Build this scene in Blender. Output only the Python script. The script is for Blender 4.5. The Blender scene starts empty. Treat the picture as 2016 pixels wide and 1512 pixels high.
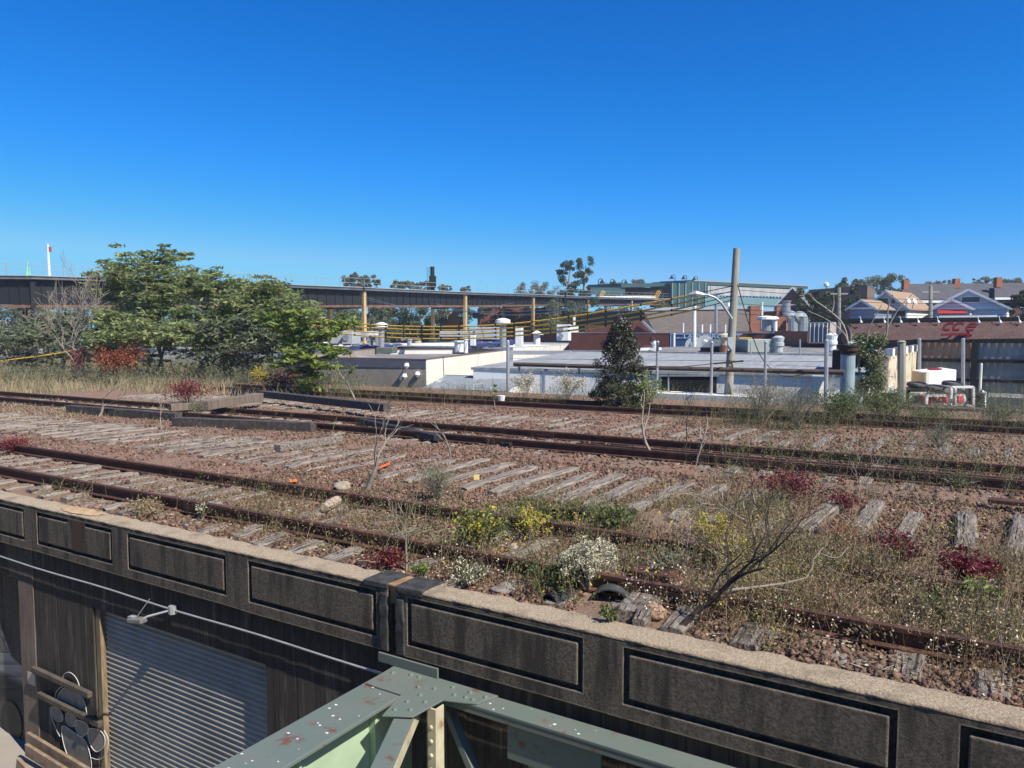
import bpy, math, random
import numpy as np
from mathutils import Vector, noise
R = math.radians
random.seed(11); rng = np.random.default_rng(11)
SC = bpy.context.scene; COL = SC.collection
U = random.uniform
# ---------------------------------------------------------------- camera and track frame
FP = 1514.0; PIT = R(4.01); CP, SP = math.cos(PIT), math.sin(PIT)
TH = R(57.88)
TD = Vector((-math.sin(TH), math.cos(TH), 0)); ND = Vector((math.cos(TH), math.sin(TH), 0))
TANG = math.atan2(TD.y, TD.x)
GR = .0058; CAM = Vector((0, 0, 6.6)); ZRT = 6.6 - 2.32
cd = bpy.data.cameras.new('camera'); cam = bpy.data.objects.new('camera', cd); COL.objects.link(cam)
cam.location = CAM; cam.rotation_euler = (R(90) - PIT, 0, 0)
cd.sensor_width = 36; cd.lens = FP / 2016 * 36; cd.clip_start = .1; cd.clip_end = 6000
SC.camera = cam
def ray(px, py):
    x = (px - 1008) / FP; y = (756 - py) / FP
    return Vector((x, CP + y * SP, -SP + y * CP))
def deck(px, py, h=-.2):
    r = ray(px, py); return CAM + r * ((ZRT + h - CAM.z) / (r.z + GR * r.dot(TD)))
def atd(px, py, d):
    r = ray(px, py); return CAM + r * (d / r.dot(ND))
def atY(px, py, Y):
    r = ray(px, py); return CAM + r * (Y / r.y)
def fp(px, Y): p = atY(px, 650, Y); return (p.x, p.y)
def zf(py, Y): return atY(1008, py, Y).z
def T(s, d, h=0): return TD * s + ND * d + Vector((0, 0, ZRT - GR * s + h))
def sd(p): return p.dot(TD), p.dot(ND)
# ---------------------------------------------------------------- light
EL = R(48); dl = R(10.4)
SH = math.cos(dl) * -TD + math.sin(dl) * -ND
SUN = Vector((SH.x * math.cos(EL), SH.y * math.cos(EL), math.sin(EL)))
ld = bpy.data.lights.new('sun', 'SUN'); ld.energy = 5.0; ld.angle = R(.53); ld.color = (1, .93, .82)
lo = bpy.data.objects.new('sun', ld); COL.objects.link(lo); lo.rotation_euler = SUN.to_track_quat('Z', 'Y').to_euler()
W = bpy.data.worlds.new('World'); SC.world = W; W.use_nodes = True
nt = W.node_tree; bg = nt.nodes['Background']
sk = nt.nodes.new('ShaderNodeTexSky'); sk.sky_type = 'NISHITA'; sk.sun_disc = False
sk.sun_elevation = EL; sk.sun_rotation = math.atan2(SUN.x, SUN.y)
sk.altitude = 0; sk.air_density = 1.0; sk.dust_density = .25; sk.ozone_density = 4.0
sep = nt.nodes.new('ShaderNodeSeparateColor'); cmb = nt.nodes.new('ShaderNodeCombineColor'); nt.links.new(sk.outputs[0], sep.inputs[0])
for i, (gm, gn, top) in enumerate(((3.12, 1.30, .15), (1.2125, .61, .44), (1.0, .98, .68))):     # grade the sky to the deep clear blue of the day
    a_ = nt.nodes.new('ShaderNodeMath'); a_.operation = 'MULTIPLY'; a_.inputs[1].default_value = .115
    p_ = nt.nodes.new('ShaderNodeMath'); p_.operation = 'POWER'; p_.inputs[1].default_value = gm
    q_ = nt.nodes.new('ShaderNodeMath'); q_.operation = 'MULTIPLY'; q_.inputs[1].default_value = gn / .115
    nt.links.new(sep.outputs[i], a_.inputs[0]); nt.links.new(a_.outputs[0], p_.inputs[0]); nt.links.new(p_.outputs[0], q_.inputs[0]); m_ = nt.nodes.new('ShaderNodeMath'); m_.operation = 'MINIMUM'; m_.inputs[1].default_value = top / .115; nt.links.new(q_.outputs[0], m_.inputs[0]); nt.links.new(m_.outputs[0], cmb.inputs[i])
nt.links.new(cmb.outputs[0], bg.inputs[0]); bg.inputs[1].default_value = .115
SC.view_settings.view_transform = 'Standard'; SC.view_settings.look = 'None'; SC.view_settings.exposure = .5; SC.view_settings.gamma = 1
SC.cycles.max_bounces = 6; SC.cycles.transparent_max_bounces = 12
# ---------------------------------------------------------------- materials
def M(name, c, c2=None, sc=4, st=(1, 1, 1), rz=0, rough=.85, bump=0, bsc=None, c3=None, sc3=.5, t3=(.5, .65), isl=0, obj=False,
      metal=0, spec=.3, brick=None, leaf=0, st3=None, hv=.05, iso=False, edge=None):
    m = bpy.data.materials.new(name); m.use_nodes = True; t = m.node_tree; N = t.nodes; L = t.links.new
    b = N['Principled BSDF']; b.inputs['Roughness'].default_value = rough; b.inputs['Metallic'].default_value = metal
    b.inputs['Specular IOR Level'].default_value = spec
    if obj:
        tc = N.new('ShaderNodeTexCoord'); oi = N.new('ShaderNodeObjectInfo'); va = N.new('ShaderNodeVectorMath'); va.operation = 'MULTIPLY_ADD'
        L(oi.outputs['Random'], va.inputs[0]); va.inputs[1].default_value = (37, 91, 53); L(tc.outputs['Object'], va.inputs[2]); pos = va.outputs[0]
    else: pos = N.new('ShaderNodeNewGeometry').outputs['Position']
    if rz:
        vr = N.new('ShaderNodeVectorRotate'); vr.rotation_type = 'Z_AXIS'; vr.inputs['Angle'].default_value = -rz; L(pos, vr.inputs[0]); pos = vr.outputs[0]
    def nz(s, stv, det=6, ro=.6):
        mp = N.new('ShaderNodeMapping'); mp.inputs['Scale'].default_value = stv; L(pos, mp.inputs[0])
        n = N.new('ShaderNodeTexNoise'); n.inputs['Scale'].default_value = s; n.inputs['Detail'].default_value = det; n.inputs['Roughness'].default_value = ro
        L(mp.outputs[0], n.inputs['Vector']); return n.outputs[0]
    def ramp(v, a, bb):
        r = N.new('ShaderNodeMapRange'); r.inputs[1].default_value = a; r.inputs[2].default_value = bb; L(v, r.inputs[0]); return r.outputs[0]
    def mix(f, a, bb):
        x = N.new('ShaderNodeMix'); x.data_type = 'RGBA'
        if isinstance(f, float): x.inputs[0].default_value = f
        else: L(f, x.inputs[0])
        for i, q in ((6, a), (7, bb)):
            if isinstance(q, tuple): x.inputs[i].default_value = (*q, 1)
            else: L(q, x.inputs[i])
        return x.outputs[2]
    col = c
    if c2: col = mix(ramp(nz(sc, st), .36, .66), c, c2)
    if brick:
        sp = N.new('ShaderNodeSeparateXYZ'); L(pos, sp.inputs[0]); cb = N.new('ShaderNodeCombineXYZ'); L(sp.outputs[0], cb.inputs[0]); L(sp.outputs[2], cb.inputs[1])
        br = N.new('ShaderNodeTexBrick'); br.inputs['Scale'].default_value = 1; br.inputs['Brick Width'].default_value = brick[0]; br.inputs['Row Height'].default_value = brick[1]
        br.inputs['Mortar Size'].default_value = brick[1] * .07; L(cb.outputs[0], br.inputs['Vector'])
        br.inputs['Color1'].default_value = (1, 1, 1, 1); br.inputs['Color2'].default_value = (.72, .72, .72, 1); br.inputs['Mortar'].default_value = (.5, .5, .5, 1)
        x = N.new('ShaderNodeMix'); x.data_type = 'RGBA'; x.blend_type = 'MULTIPLY'; x.inputs[0].default_value = .8
        if isinstance(col, tuple): x.inputs[6].default_value = (*col, 1)
        else: L(col, x.inputs[6])
        L(br.outputs[0], x.inputs[7]); col = x.outputs[2]
    if c3: col = mix(ramp(nz(sc3, st3 or st, 5), *t3), col, c3)
    if edge:                                      # patchy pale lines painted along the arrises for sunlit edges
        be = N.new('ShaderNodeBevel'); be.samples = 4; be.inputs[0].default_value = .026; gn = N.new('ShaderNodeNewGeometry'); dt = N.new('ShaderNodeVectorMath'); dt.operation = 'DOT_PRODUCT'
        L(be.outputs[0], dt.inputs[0]); L(gn.outputs['True Normal'], dt.inputs[1]); mk = N.new('ShaderNodeMapRange'); mk.inputs[1].default_value = .985; mk.inputs[2].default_value = .86; L(dt.outputs['Value'], mk.inputs[0])
        mm = N.new('ShaderNodeMath'); mm.operation = 'MULTIPLY'; L(mk.outputs[0], mm.inputs[0]); L(ramp(nz(9, (1, 1, 1), 4), .25, .48), mm.inputs[1]); col = mix(mm.outputs[0], col, edge)
    if isl:
        g = N.new('ShaderNodeNewGeometry'); mr = N.new('ShaderNodeMapRange'); mr.inputs[3].default_value = 1 - isl; mr.inputs[4].default_value = 1 + isl
        L(g.outputs['Random Per Island'], mr.inputs[0]); h = N.new('ShaderNodeHueSaturation'); L(mr.outputs[0], h.inputs['Value'])
        m2 = N.new('ShaderNodeMath'); m2.operation = 'MULTIPLY'; m2.inputs[1].default_value = 7.31; L(g.outputs['Random Per Island'], m2.inputs[0])
        m3 = N.new('ShaderNodeMath'); m3.operation = 'FRACT'; L(m2.outputs[0], m3.inputs[0])
        m4 = N.new('ShaderNodeMapRange'); m4.inputs[3].default_value = .5 - isl * hv; m4.inputs[4].default_value = .5 + isl * hv; L(m3.outputs[0], m4.inputs[0]); L(m4.outputs[0], h.inputs['Hue'])
        if isinstance(col, tuple): h.inputs['Color'].default_value = (*col, 1)
        else: L(col, h.inputs['Color'])
        col = h.outputs[0]
    if isinstance(col, tuple): b.inputs['Base Color'].default_value = (*col, 1)
    else: L(col, b.inputs['Base Color'])
    if bump:
        bm = N.new('ShaderNodeBump'); bm.inputs['Strength'].default_value = min(1, bump * 1.0); bm.inputs['Distance'].default_value = .02 * max(1, bump)
        L(nz(bsc or sc * 4, (1, 1, 1) if iso else st, 8, .7), bm.inputs['Height']); L(bm.outputs[0], b.inputs['Normal'])
    if leaf:
        tr = N.new('ShaderNodeBsdfTranslucent'); mx = N.new('ShaderNodeMixShader'); mx.inputs[0].default_value = leaf
        if isinstance(col, tuple): tr.inputs[0].default_value = (*col, 1)
        else: L(col, tr.inputs[0])
        L(b.outputs[0], mx.inputs[1]); L(tr.outputs[0], mx.inputs[2]); L(mx.outputs[0], N['Material Output'].inputs[0])
    return m
def LF(name, c, isl=.5, leaf=.3, c2=None, sc=1.2): return M(name, c, c2, sc=sc, rough=.6, isl=isl, leaf=leaf, spec=.25)
# ---------------------------------------------------------------- mesh building
ORG = {}
def finish(o, parent, org):
    if parent: o.parent = parent
    else: o.location = org
    ORG[o.name] = Vector(org); COL.objects.link(o)
class MB:
    def __init__(s): s.v = []; s.f = []; s.mi = []; s.cur = 0
    def add(s, vs, fs):
        n = len(s.v); s.v += [tuple(q) for q in vs]
        for f in fs: s.f.append(tuple(n + i for i in f)); s.mi.append(s.cur)
        return s
    def hexa(s, p): return s.add(p, [(3, 2, 1, 0), (4, 5, 6, 7), (0, 1, 5, 4), (1, 2, 6, 5), (2, 3, 7, 6), (3, 0, 4, 7)])
    def box(s, c, sx, sy, sz, rz=0):            # c is the middle of the bottom
        ca, sa = math.cos(rz), math.sin(rz); q = []
        for z in (0, sz):
            for x, y in ((-1, -1), (1, -1), (1, 1), (-1, 1)):
                x *= sx / 2; y *= sy / 2; q.append((c[0] + x * ca - y * sa, c[1] + x * sa + y * ca, c[2] + z))
        return s.hexa(q)
    def tbox(s, s0, s1, d0, d1, h0, h1):
        return s.hexa([T(a, b, h) for h in (h0, h1) for a, b in ((s0, d0), (s0, d1), (s1, d1), (s1, d0))])
    def beam(s, a, b, w, h, up=Vector((0, 0, 1))):   # a box from a to b
        a = Vector(a); b = Vector(b); x = (b - a).normalized(); y = up.cross(x).normalized(); z = x.cross(y); q = []
        for k in (-1, 1):
            for p, j in ((a, -1), (b, -1), (b, 1), (a, 1)): q.append(p + y * j * w / 2 + z * k * h / 2)
        return s.hexa(q)
    def prism(s, pts, z0, z1):
        n = len(pts); zz0 = z0 if isinstance(z0, (list, tuple)) else [z0] * n; zz1 = z1 if isinstance(z1, (list, tuple)) else [z1] * n
        return s.add([(p[0], p[1], zz0[i]) for i, p in enumerate(pts)] + [(p[0], p[1], zz1[i]) for i, p in enumerate(pts)],
                     [tuple(range(n))[::-1], tuple(range(n, 2 * n))] + [(i, (i + 1) % n, n + (i + 1) % n, n + i) for i in range(n)])
    def extr(s, pts, off):                       # a flat outline pushed along off
        n = len(pts); off = Vector(off); pts = [Vector(p) for p in pts]
        return s.add(pts + [p + off for p in pts], [tuple(range(n))[::-1], tuple(range(n, 2 * n))] + [(i, (i + 1) % n, n + (i + 1) % n, n + i) for i in range(n)])
    def tube(s, path, r, n=6, cap=True):
        path = [Vector(p) for p in path]; k = len(path); rr = r if isinstance(r, (list, tuple)) else [r] * k; vs = []; u = None
        for i, p in enumerate(path):
            x = (path[min(i + 1, k - 1)] - path[max(i - 1, 0)])
            x = x.normalized() if x.length > 1e-6 else Vector((0, 0, 1))
            if u is None: u = x.orthogonal().normalized()
            u = (u - x * u.dot(x)); u = u.normalized() if u.length > 1e-5 else x.orthogonal().normalized(); w = x.cross(u)
            for j in range(n):
                a = 2 * math.pi * j / n; vs.append(p + (u * math.cos(a) + w * math.sin(a)) * rr[i])
        fs = [(i * n + j, i * n + (j + 1) % n, (i + 1) * n + (j + 1) % n, (i + 1) * n + j) for i in range(k - 1) for j in range(n)]
        if cap: fs += [tuple(range(n))[::-1], tuple((k - 1) * n + j for j in range(n))]
        return s.add(vs, fs)
    def cyl(s, c, r, h, n=12, r2=None): c = Vector(c); return s.tube([c, c + Vector((0, 0, h))], [r, r if r2 is None else r2], n)
    def build(s, name, mat, parent=None, bev=0, smooth=False, org=None):
        me = bpy.data.meshes.new(name); A = np.array([tuple(q) for q in s.v], dtype=float)
        if parent: org = ORG[parent.name]
        elif org is None: org = Vector((A[:, 0].mean(), A[:, 1].mean(), A[:, 2].min()))
        A -= np.array(org); me.from_pydata(A.tolist(), [], s.f)
        for q in (mat if isinstance(mat, (list, tuple)) else [mat]): me.materials.append(q)
        if isinstance(mat, (list, tuple)): me.polygons.foreach_set('material_index', s.mi)
        if smooth: me.polygons.foreach_set('use_smooth', [True] * len(s.f))
        o = bpy.data.objects.new(name, me); finish(o, parent, org)
        if bev:
            md = o.modifiers.new('b', 'BEVEL'); md.width = bev; md.segments = 2; md.limit_method = 'ANGLE'; md.angle_limit = R(40)
        return o
def npmesh(name, V, Fc, mat, parent=None, org=None, smooth=False):
    V = np.asarray(V, dtype=np.float64); Fc = np.asarray(Fc, dtype=np.int32); k = Fc.shape[1]
    if parent: org = ORG[parent.name]
    elif org is None: org = Vector((V[:, 0].mean(), V[:, 1].mean(), V[:, 2].min()))
    V = V - np.array(org)
    me = bpy.data.meshes.new(name); me.vertices.add(len(V)); me.vertices.foreach_set('co', V.ravel())
    me.loops.add(Fc.size); me.loops.foreach_set('vertex_index', Fc.ravel()); me.polygons.add(len(Fc))
    me.polygons.foreach_set('loop_start', np.arange(0, Fc.size, k, dtype=np.int32)); me.update(calc_edges=True); me.materials.append(mat)
    if smooth: me.polygons.foreach_set('use_smooth', [True] * len(Fc))
    o = bpy.data.objects.new(name, me); finish(o, parent, org); return o
def thing(name, label, cat, loc, group=None):
    o = bpy.data.objects.new(name, None); o.empty_display_size = .2; COL.objects.link(o); o.location = loc; ORG[o.name] = Vector(loc)
    return tag(o, label, cat, group)
def tag(o, label=None, cat=None, group=None, kind=None):
    for k, v in (('label', label), ('category', cat), ('group', group), ('kind', kind)):
        if v: o[k] = v
    return o
def clone(o, loc, rz=None, parent=None, sc=None):
    c = o.copy(); COL.objects.link(c); c.location = loc; ORG[c.name] = Vector(loc)
    if rz is not None: c.rotation_euler = (0, 0, rz)
    if sc: c.scale = sc
    for ch in o.children:
        q = ch.copy(); COL.objects.link(q); q.parent = c
    return c
# ---------------------------------------------------------------- leaves, blades, branches
def quads(P, L, Wd, D=None, up=.0):
    """one leaf-sized quad at each point P; D gives leaf directions, else random"""
    n = len(P); 
    if D is None: D = rng.normal(size=(n, 3)); D[:, 2] += up
    D = D / (np.linalg.norm(D, axis=1, keepdims=True) + 1e-9)
    Q = rng.normal(size=(n, 3)); S = np.cross(D, Q); S /= (np.linalg.norm(S, axis=1, keepdims=True) + 1e-9)
    L = np.broadcast_to(L, (n,))[:, None]; Wd = np.broadcast_to(Wd, (n,))[:, None]
    V = np.stack([P - D * L * .5, P + S * Wd * .5 - D * L * .05, P + D * L * .5, P - S * Wd * .5 - D * L * .05], 1).reshape(-1, 3)
    return V, np.arange(4 * n).reshape(n, 4)
def blades(P, H, lean, w=.012, seg=3):
    """grass blades: a tapering ribbon at each point"""
    n = len(P); a = rng.uniform(0, 2 * np.pi, n); dr = np.stack([np.cos(a), np.sin(a), np.zeros(n)], 1); side = np.stack([-np.sin(a), np.cos(a), np.zeros(n)], 1)
    b = rng.uniform(0, 2 * np.pi, n); side = side * np.cos(b)[:, None] + dr * np.sin(b)[:, None]
    ln = (rng.uniform(.2, 1, n) * lean)[:, None]; H = np.broadcast_to(H, (n,))[:, None]; rows = []
    for k in range(seg + 1):
        f = k / seg; c = P + dr * ln * H * f ** 1.7 + np.array([0, 0, 1]) * H * (f - .25 * ln * f * f); ww = w * (1 - f * .9)
        rows += [c - side * ww, c + side * ww]
    V = np.stack(rows, 1); m = V.shape[1]; base = (np.arange(n) * m)[:, None]
    Fq = np.concatenate([base + np.array([[2 * k, 2 * k + 1, 2 * k + 3, 2 * k + 2]]) for k in range(seg)], 0)
    return V.reshape(-1, 3), Fq
def cat_mesh(parts):
    Vs, Fs, n = [], [], 0
    for v, f in parts: Vs.append(v); Fs.append(f + n); n += len(v)
    return np.concatenate(Vs), np.concatenate(Fs)
def grow(mb, p, d, ln, r, depth, tips, spread=.6, nch=(2, 4), wob=.25, upb=.15, ratio=(.6, .85), n=5, minr=.003):
    """a limb that wobbles, tapers and forks; the thin ends go into tips"""
    p = Vector(p); d = Vector(d).normalized(); path = [p]; rad = [r]; k = 4
    for i in range(k):
        d = (d + Vector((U(-1, 1), U(-1, 1), U(-.7, .9))) * wob + Vector((0, 0, upb * .3))).normalized(); p = p + d * ln / k
        path.append(p); rad.append(max(minr, r * (1 - .45 * (i + 1) / k)))
    if depth == 0: rad[-1] = minr * .6
    mb.tube(path, rad, n if r > .02 else 4, cap=False)
    if depth == 0: tips.append((path[-1], d, ln)); tips.append((path[2], d, ln)); return
    c = random.randint(*nch)
    for i in range(c):
        a = U(0, 2 * math.pi); u = d.orthogonal().normalized(); w = d.cross(u); nd = (d + (u * math.cos(a) + w * math.sin(a)) * U(.5, 1.3) * spread + Vector((0, 0, upb))).normalized()
        j = k if i == 0 else random.randint(2, k)
        grow(mb, path[j], nd, ln * U(*ratio), rad[j] * .72, depth - 1, tips, spread, nch, wob, upb, ratio, n, minr)
def clumps(cs, rad, n, flat=.6):
    """n points in soft ellipsoids round the centres cs"""
    cs = np.array([tuple(c) for c in cs]); i = rng.integers(0, len(cs), n); q = rng.normal(size=(n, 3)); q /= np.linalg.norm(q, axis=1, keepdims=True)
    q *= (rng.uniform(0, 1, n) ** .45)[:, None]; q[:, 2] *= flat; r = np.asarray(rad); r = r[i] if r.ndim else r
    return cs[i] + q * (r[:, None] if np.ndim(r) else r)
def leafdir(n, tilt=.35):
    D = rng.normal(size=(n, 3)); D[:, 2] *= tilt; D[:, 2] -= .15; return D
# ================================================================ materials used near by
m_ballast = M('ballast', (.19, .11, .073), (.275, .178, .125), sc=14, rough=.95, bump=1.6, bsc=16, c3=(.2, .16, .12), sc3=.7, t3=(.5, .72))
m_stone = M('stone', (.14, .08, .054), (.21, .135, .095), sc=3, rough=.95, isl=.6, bump=.3, bsc=60, hv=.02, c3=(.13, .085, .06), sc3=.8, t3=(.5, .62))
m_rust = M('rail rust', (.1, .047, .03), (.055, .028, .022), sc=9, rough=.75, bump=.15, c3=(.16, .075, .04), sc3=2, t3=(.55, .75))
m_dkrust = M('dark rust', (.07, .035, .025), (.03, .02, .017), sc=8, rough=.8, bump=.2)
m_tie = M('weathered timber', (.36, .31, .255), (.16, .13, .105), sc=3, st=(.7, 9, 9), rough=.95, bump=1.2, bsc=9, c3=(.06, .047, .04), sc3=4, st3=(.35, 9, 6), t3=(.52, .62), obj=True)
m_tar = M('creosoted timber', (.052, .045, .042), (.1, .085, .075), sc=3, st=(3, 3, 3), rough=.85, bump=.5, obj=True, c3=(.17, .15, .13), sc3=3, t3=(.6, .8))
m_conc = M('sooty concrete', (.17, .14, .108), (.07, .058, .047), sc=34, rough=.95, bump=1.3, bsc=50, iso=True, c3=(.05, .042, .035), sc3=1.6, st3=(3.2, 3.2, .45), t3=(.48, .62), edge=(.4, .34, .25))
m_cope = M('bare aggregate', (.6, .48, .33), (.33, .255, .165), sc=48, rough=.95, bump=1.5, bsc=60, c3=(.26, .21, .15), sc3=3.2, t3=(.52, .72))  # rough aggregate top, with some of its sunlit paleness put into the colour
m_board = M('sooty boards', (.075, .064, .052), (.036, .031, .027), sc=2.4, st=(7, 7, .4), rough=.9, bump=.5, bsc=6, c3=(.16, .14, .118), sc3=2.5, st3=(4, 4, .5), t3=(.55, .75), obj=True)
m_post = M('brown post', (.22, .17, .13), (.13, .1, .08), sc=3, st=(4, 4, .6), rough=.9, bump=.4)
m_shut = M('pale slat steel', (.4, .37, .32), (.3, .28, .24), sc=2, rough=.5, c3=(.2, .19, .18), sc3=9, t3=(.68, .76))
m_green = M('dirty green paint', (.125, .16, .137), (.145, .165, .145), sc=3, rough=.5, bump=.12, c3=(.15, .075, .05), sc3=5, t3=(.6, .68))
m_pale = M('pale green paint', (.4, .52, .36), (.33, .43, .29), sc=2, rough=.5, c3=(.3, .2, .13), sc3=5, t3=(.68, .76))
m_cream = M('cream paint and sunlit steel', (.55, .5, .34), (.42, .36, .24), sc=6, rough=.6, c3=(.25, .14, .07), sc3=6, t3=(.6, .7))
m_galv = M('galvanised steel', (.42, .43, .44), (.33, .34, .36), sc=6, rough=.45, metal=.3)
m_white = M('white paint', (.75, .75, .73), (.62, .62, .6), sc=2, rough=.5)
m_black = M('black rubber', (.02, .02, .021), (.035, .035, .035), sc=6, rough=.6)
m_tarpatch = M('tar coating', (.028, .027, .026), (.075, .072, .068), sc=9, rough=.7, bump=.8, bsc=14)
m_orust = M('orange rust', (.24, .12, .05), (.36, .24, .12), sc=8, rough=.9, bump=.8, bsc=20)
m_street = M('street', (.33, .3, .25), (.25, .23, .2), sc=.6, rough=.95, bump=.3, bsc=20)
m_ground = M('ground', (.1, .095, .085), (.14, .13, .11), sc=.15, rough=.95)
# ================================================================ ground and the disused rail deck
g = MB(); g.add([(-450, -60, -.02), (450, -60, -.02), (450, 560, -.02), (-450, 560, -.02)], [(0, 1, 2, 3)])
tag(g.build('ground', m_ground), kind='structure')

o = MB().prism([(T(60, -8).x, T(60, -8).y), (T(-25, -8).x, T(-25, -8).y), (T(-25, 9).x, T(-25, 9).y), (T(60, 9).x, T(60, 9).y)], -.015, 0.0).build('street', m_street); tag(o, kind='structure')
def bed_h(s, d):
    h = -.205 + .03 * noise.noise((s * .7, d * .9, 0)) + .022 * noise.noise((s * 2.3, d * 2.3, 5)) + .014 * noise.noise((s * 6, d * 6, 9))
    if 9 < d < 13.5 and s < 8: h -= .05 * min(1, (8 - s) / 4)
    if d < 6.5: h -= .05 * (6.5 - d) / .5
    return h
def P3(s, d, dh=0): return T(s, d, bed_h(s, d) + dh)
ss = list(np.arange(-9, -3, .4)) + list(np.arange(-3, 16, .13)) + list(np.arange(16, 40, .35)) + list(np.arange(40, 150, 2.5))
ds = list(np.arange(6.0, 14, .13)) + list(np.arange(14, 27.5, .3)) + [27.5]
V = [P3(s, d) for s in ss for d in ds]; n = len(ds)
Fq = [(i * n + j, i * n + j + 1, (i + 1) * n + j + 1, (i + 1) * n + j) for i in range(len(ss) - 1) for j in range(n - 1)]
tag(npmesh('ballast_bed', V, Fq, m_ballast, smooth=True), kind='structure')
g = MB(); g.tbox(-9, 150, 5.95, 6.05, -4.4, -.33); g.tbox(-9, 150, 27.4, 27.48, -4.4, -.3)
tag(g.build('retaining_wall', m_conc), kind='structure')
m_earth = M('earth', (.14, .12, .075), (.2, .17, .11), sc=2, rough=.95, bump=1, bsc=8)
V = []; s2 = list(np.arange(36, 150, 1.5)); d2 = list(np.arange(27.5, 46, 1.0))
for s in s2:
    for d in d2: V.append(T(s, d, -.2 + .25 * noise.noise((s * .2, d * .2, 3))))
n = len(d2); Fq = [(i * n + j, i * n + j + 1, (i + 1) * n + j + 1, (i + 1) * n + j) for i in range(len(s2) - 1) for j in range(n - 1)]
tag(npmesh('earth_bank', V, Fq, m_earth, smooth=True), kind='structure')
# loose ballast stones: nobody could count them
def stones(n, s0, s1, d0, d1, r0, r1, seed=0):
    S = rng.uniform(s0, s1, n); D = rng.uniform(d0, d1, n)
    keep = np.array([noise.noise((s * .55, d * .55, 21)) > -.42 for s, d in zip(S, D)]); S, D = S[keep], D[keep]; n = len(S)
    P = np.array([tuple(P3(s, d)) for s, d in zip(S, D)]); r = r0 + (r1 - r0) * rng.uniform(0, 1, n) ** 2.2; P[:, 2] += r * .25
    c = np.array([(-1, -1, -1), (1, -1, -1), (1, 1, -1), (-1, 1, -1), (-1, -1, 1), (1, -1, 1), (1, 1, 1), (-1, 1, 1)]) * .62
    q = c[None] * rng.uniform(.3, 1.35, (n, 8, 3)) * rng.uniform(.55, 1.35, (n, 1, 3)) * np.array([1.15, .85, .6]); a = rng.normal(size=(n, 3, 3)); Q, _ = np.linalg.qr(a)
    V = np.einsum('nij,nkj->nki', Q, q) * r[:, None, None] + P[:, None]
    f = np.array([(3, 2, 1, 0), (4, 5, 6, 7), (0, 1, 5, 4), (1, 2, 6, 5), (2, 3, 7, 6), (3, 0, 4, 7)])
    return V.reshape(-1, 3), (np.arange(n)[:, None, None] * 8 + f[None]).reshape(-1, 4)
V, Fq = cat_mesh([stones(52000, -2.5, 11, 6.05, 13.2, .016, .05), stones(14000, -2, 4.5, 6.04, 8.5, .012, .04), stones(22000, -4, 22, 13, 21.5, .02, .06), stones(18000, 9, 34, 6.1, 14, .02, .055)])
tag(npmesh('gravel', V, Fq, m_stone), 'loose reddish brown ballast stones over the deck', 'gravel', kind='stuff')
# ================================================================ rails
prof = [(-.07, -.172), (.07, -.172), (.07, -.16), (.014, -.146), (.012, -.05), (.037, -.04), (.037, -.004), (.03, 0), (-.03, 0), (-.037, -.004), (-.037, -.04), (-.012, -.05), (-.014, -.146), (-.07, -.16)]
def rail(label, d, s0=-8, s1=140, wob=.02, joints=(), h=0, group='rusty rails left on the deck'):
    mb = MB(); st = list(np.arange(s0, s1, 1.5 if s1 < 60 else 2.0)) + [s1]; k = len(prof); vs = []
    for s in st:
        dd = d + wob * noise.noise((s * .15, d, 2)); hh = h + .012 * noise.noise((s * .2, d, 7)); vs += [T(s, dd + a, b + hh) for a, b in prof]
    fs = [(i * k + j, i * k + (j + 1) % k, (i + 1) * k + (j + 1) % k, (i + 1) * k + j) for i in range(len(st) - 1) for j in range(k)] + [tuple(range(k)), tuple((len(st) - 1) * k + j for j in range(k))[::-1]]
    mb.add(vs, fs); t = thing('rail', label, 'rail', T(s0, d, -.17), group); mb.build('rail_bar', m_rust, t)
    for s in joints:
        j = MB(); dd = d + wob * noise.noise((s * .15, d, 2)); j.tbox(s - .35, s + .35, dd - .045, dd - .0125, -.14 + h, -.05 + h)
        for q in (-.25, -.08, .08, .25): j.tbox(s + q - .018, s + q + .018, dd - .06, dd - .0455, -.11 + h, -.075 + h)
        j.build('joint_bar', m_dkrust, t)
    return t
rail('rusty rail running closest along the concrete parapet', 6.61, joints=(2.6, 9.2, 20))
rail('rusty rail of the parapet side track, farther from the parapet', 8.11, joints=(8.75, 1.2, 22))
rail('rusty rail of the middle track, its nearer one beside dumped timbers', 14.14, s0=-8, joints=(9.2, 3.5, 20))
rail('rusty rail of the middle track, its farther one', 15.64, joints=(9.0, 16))
rail('dark rail of the far track, its nearer one among weeds', 21.83)
rail('dark rail of the far track, its farther one at the conifer', 23.33)
rail('short second rail lying inside the middle track', 14.55, s0=-5, s1=7.5, wob=.15, h=-.03)
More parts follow.
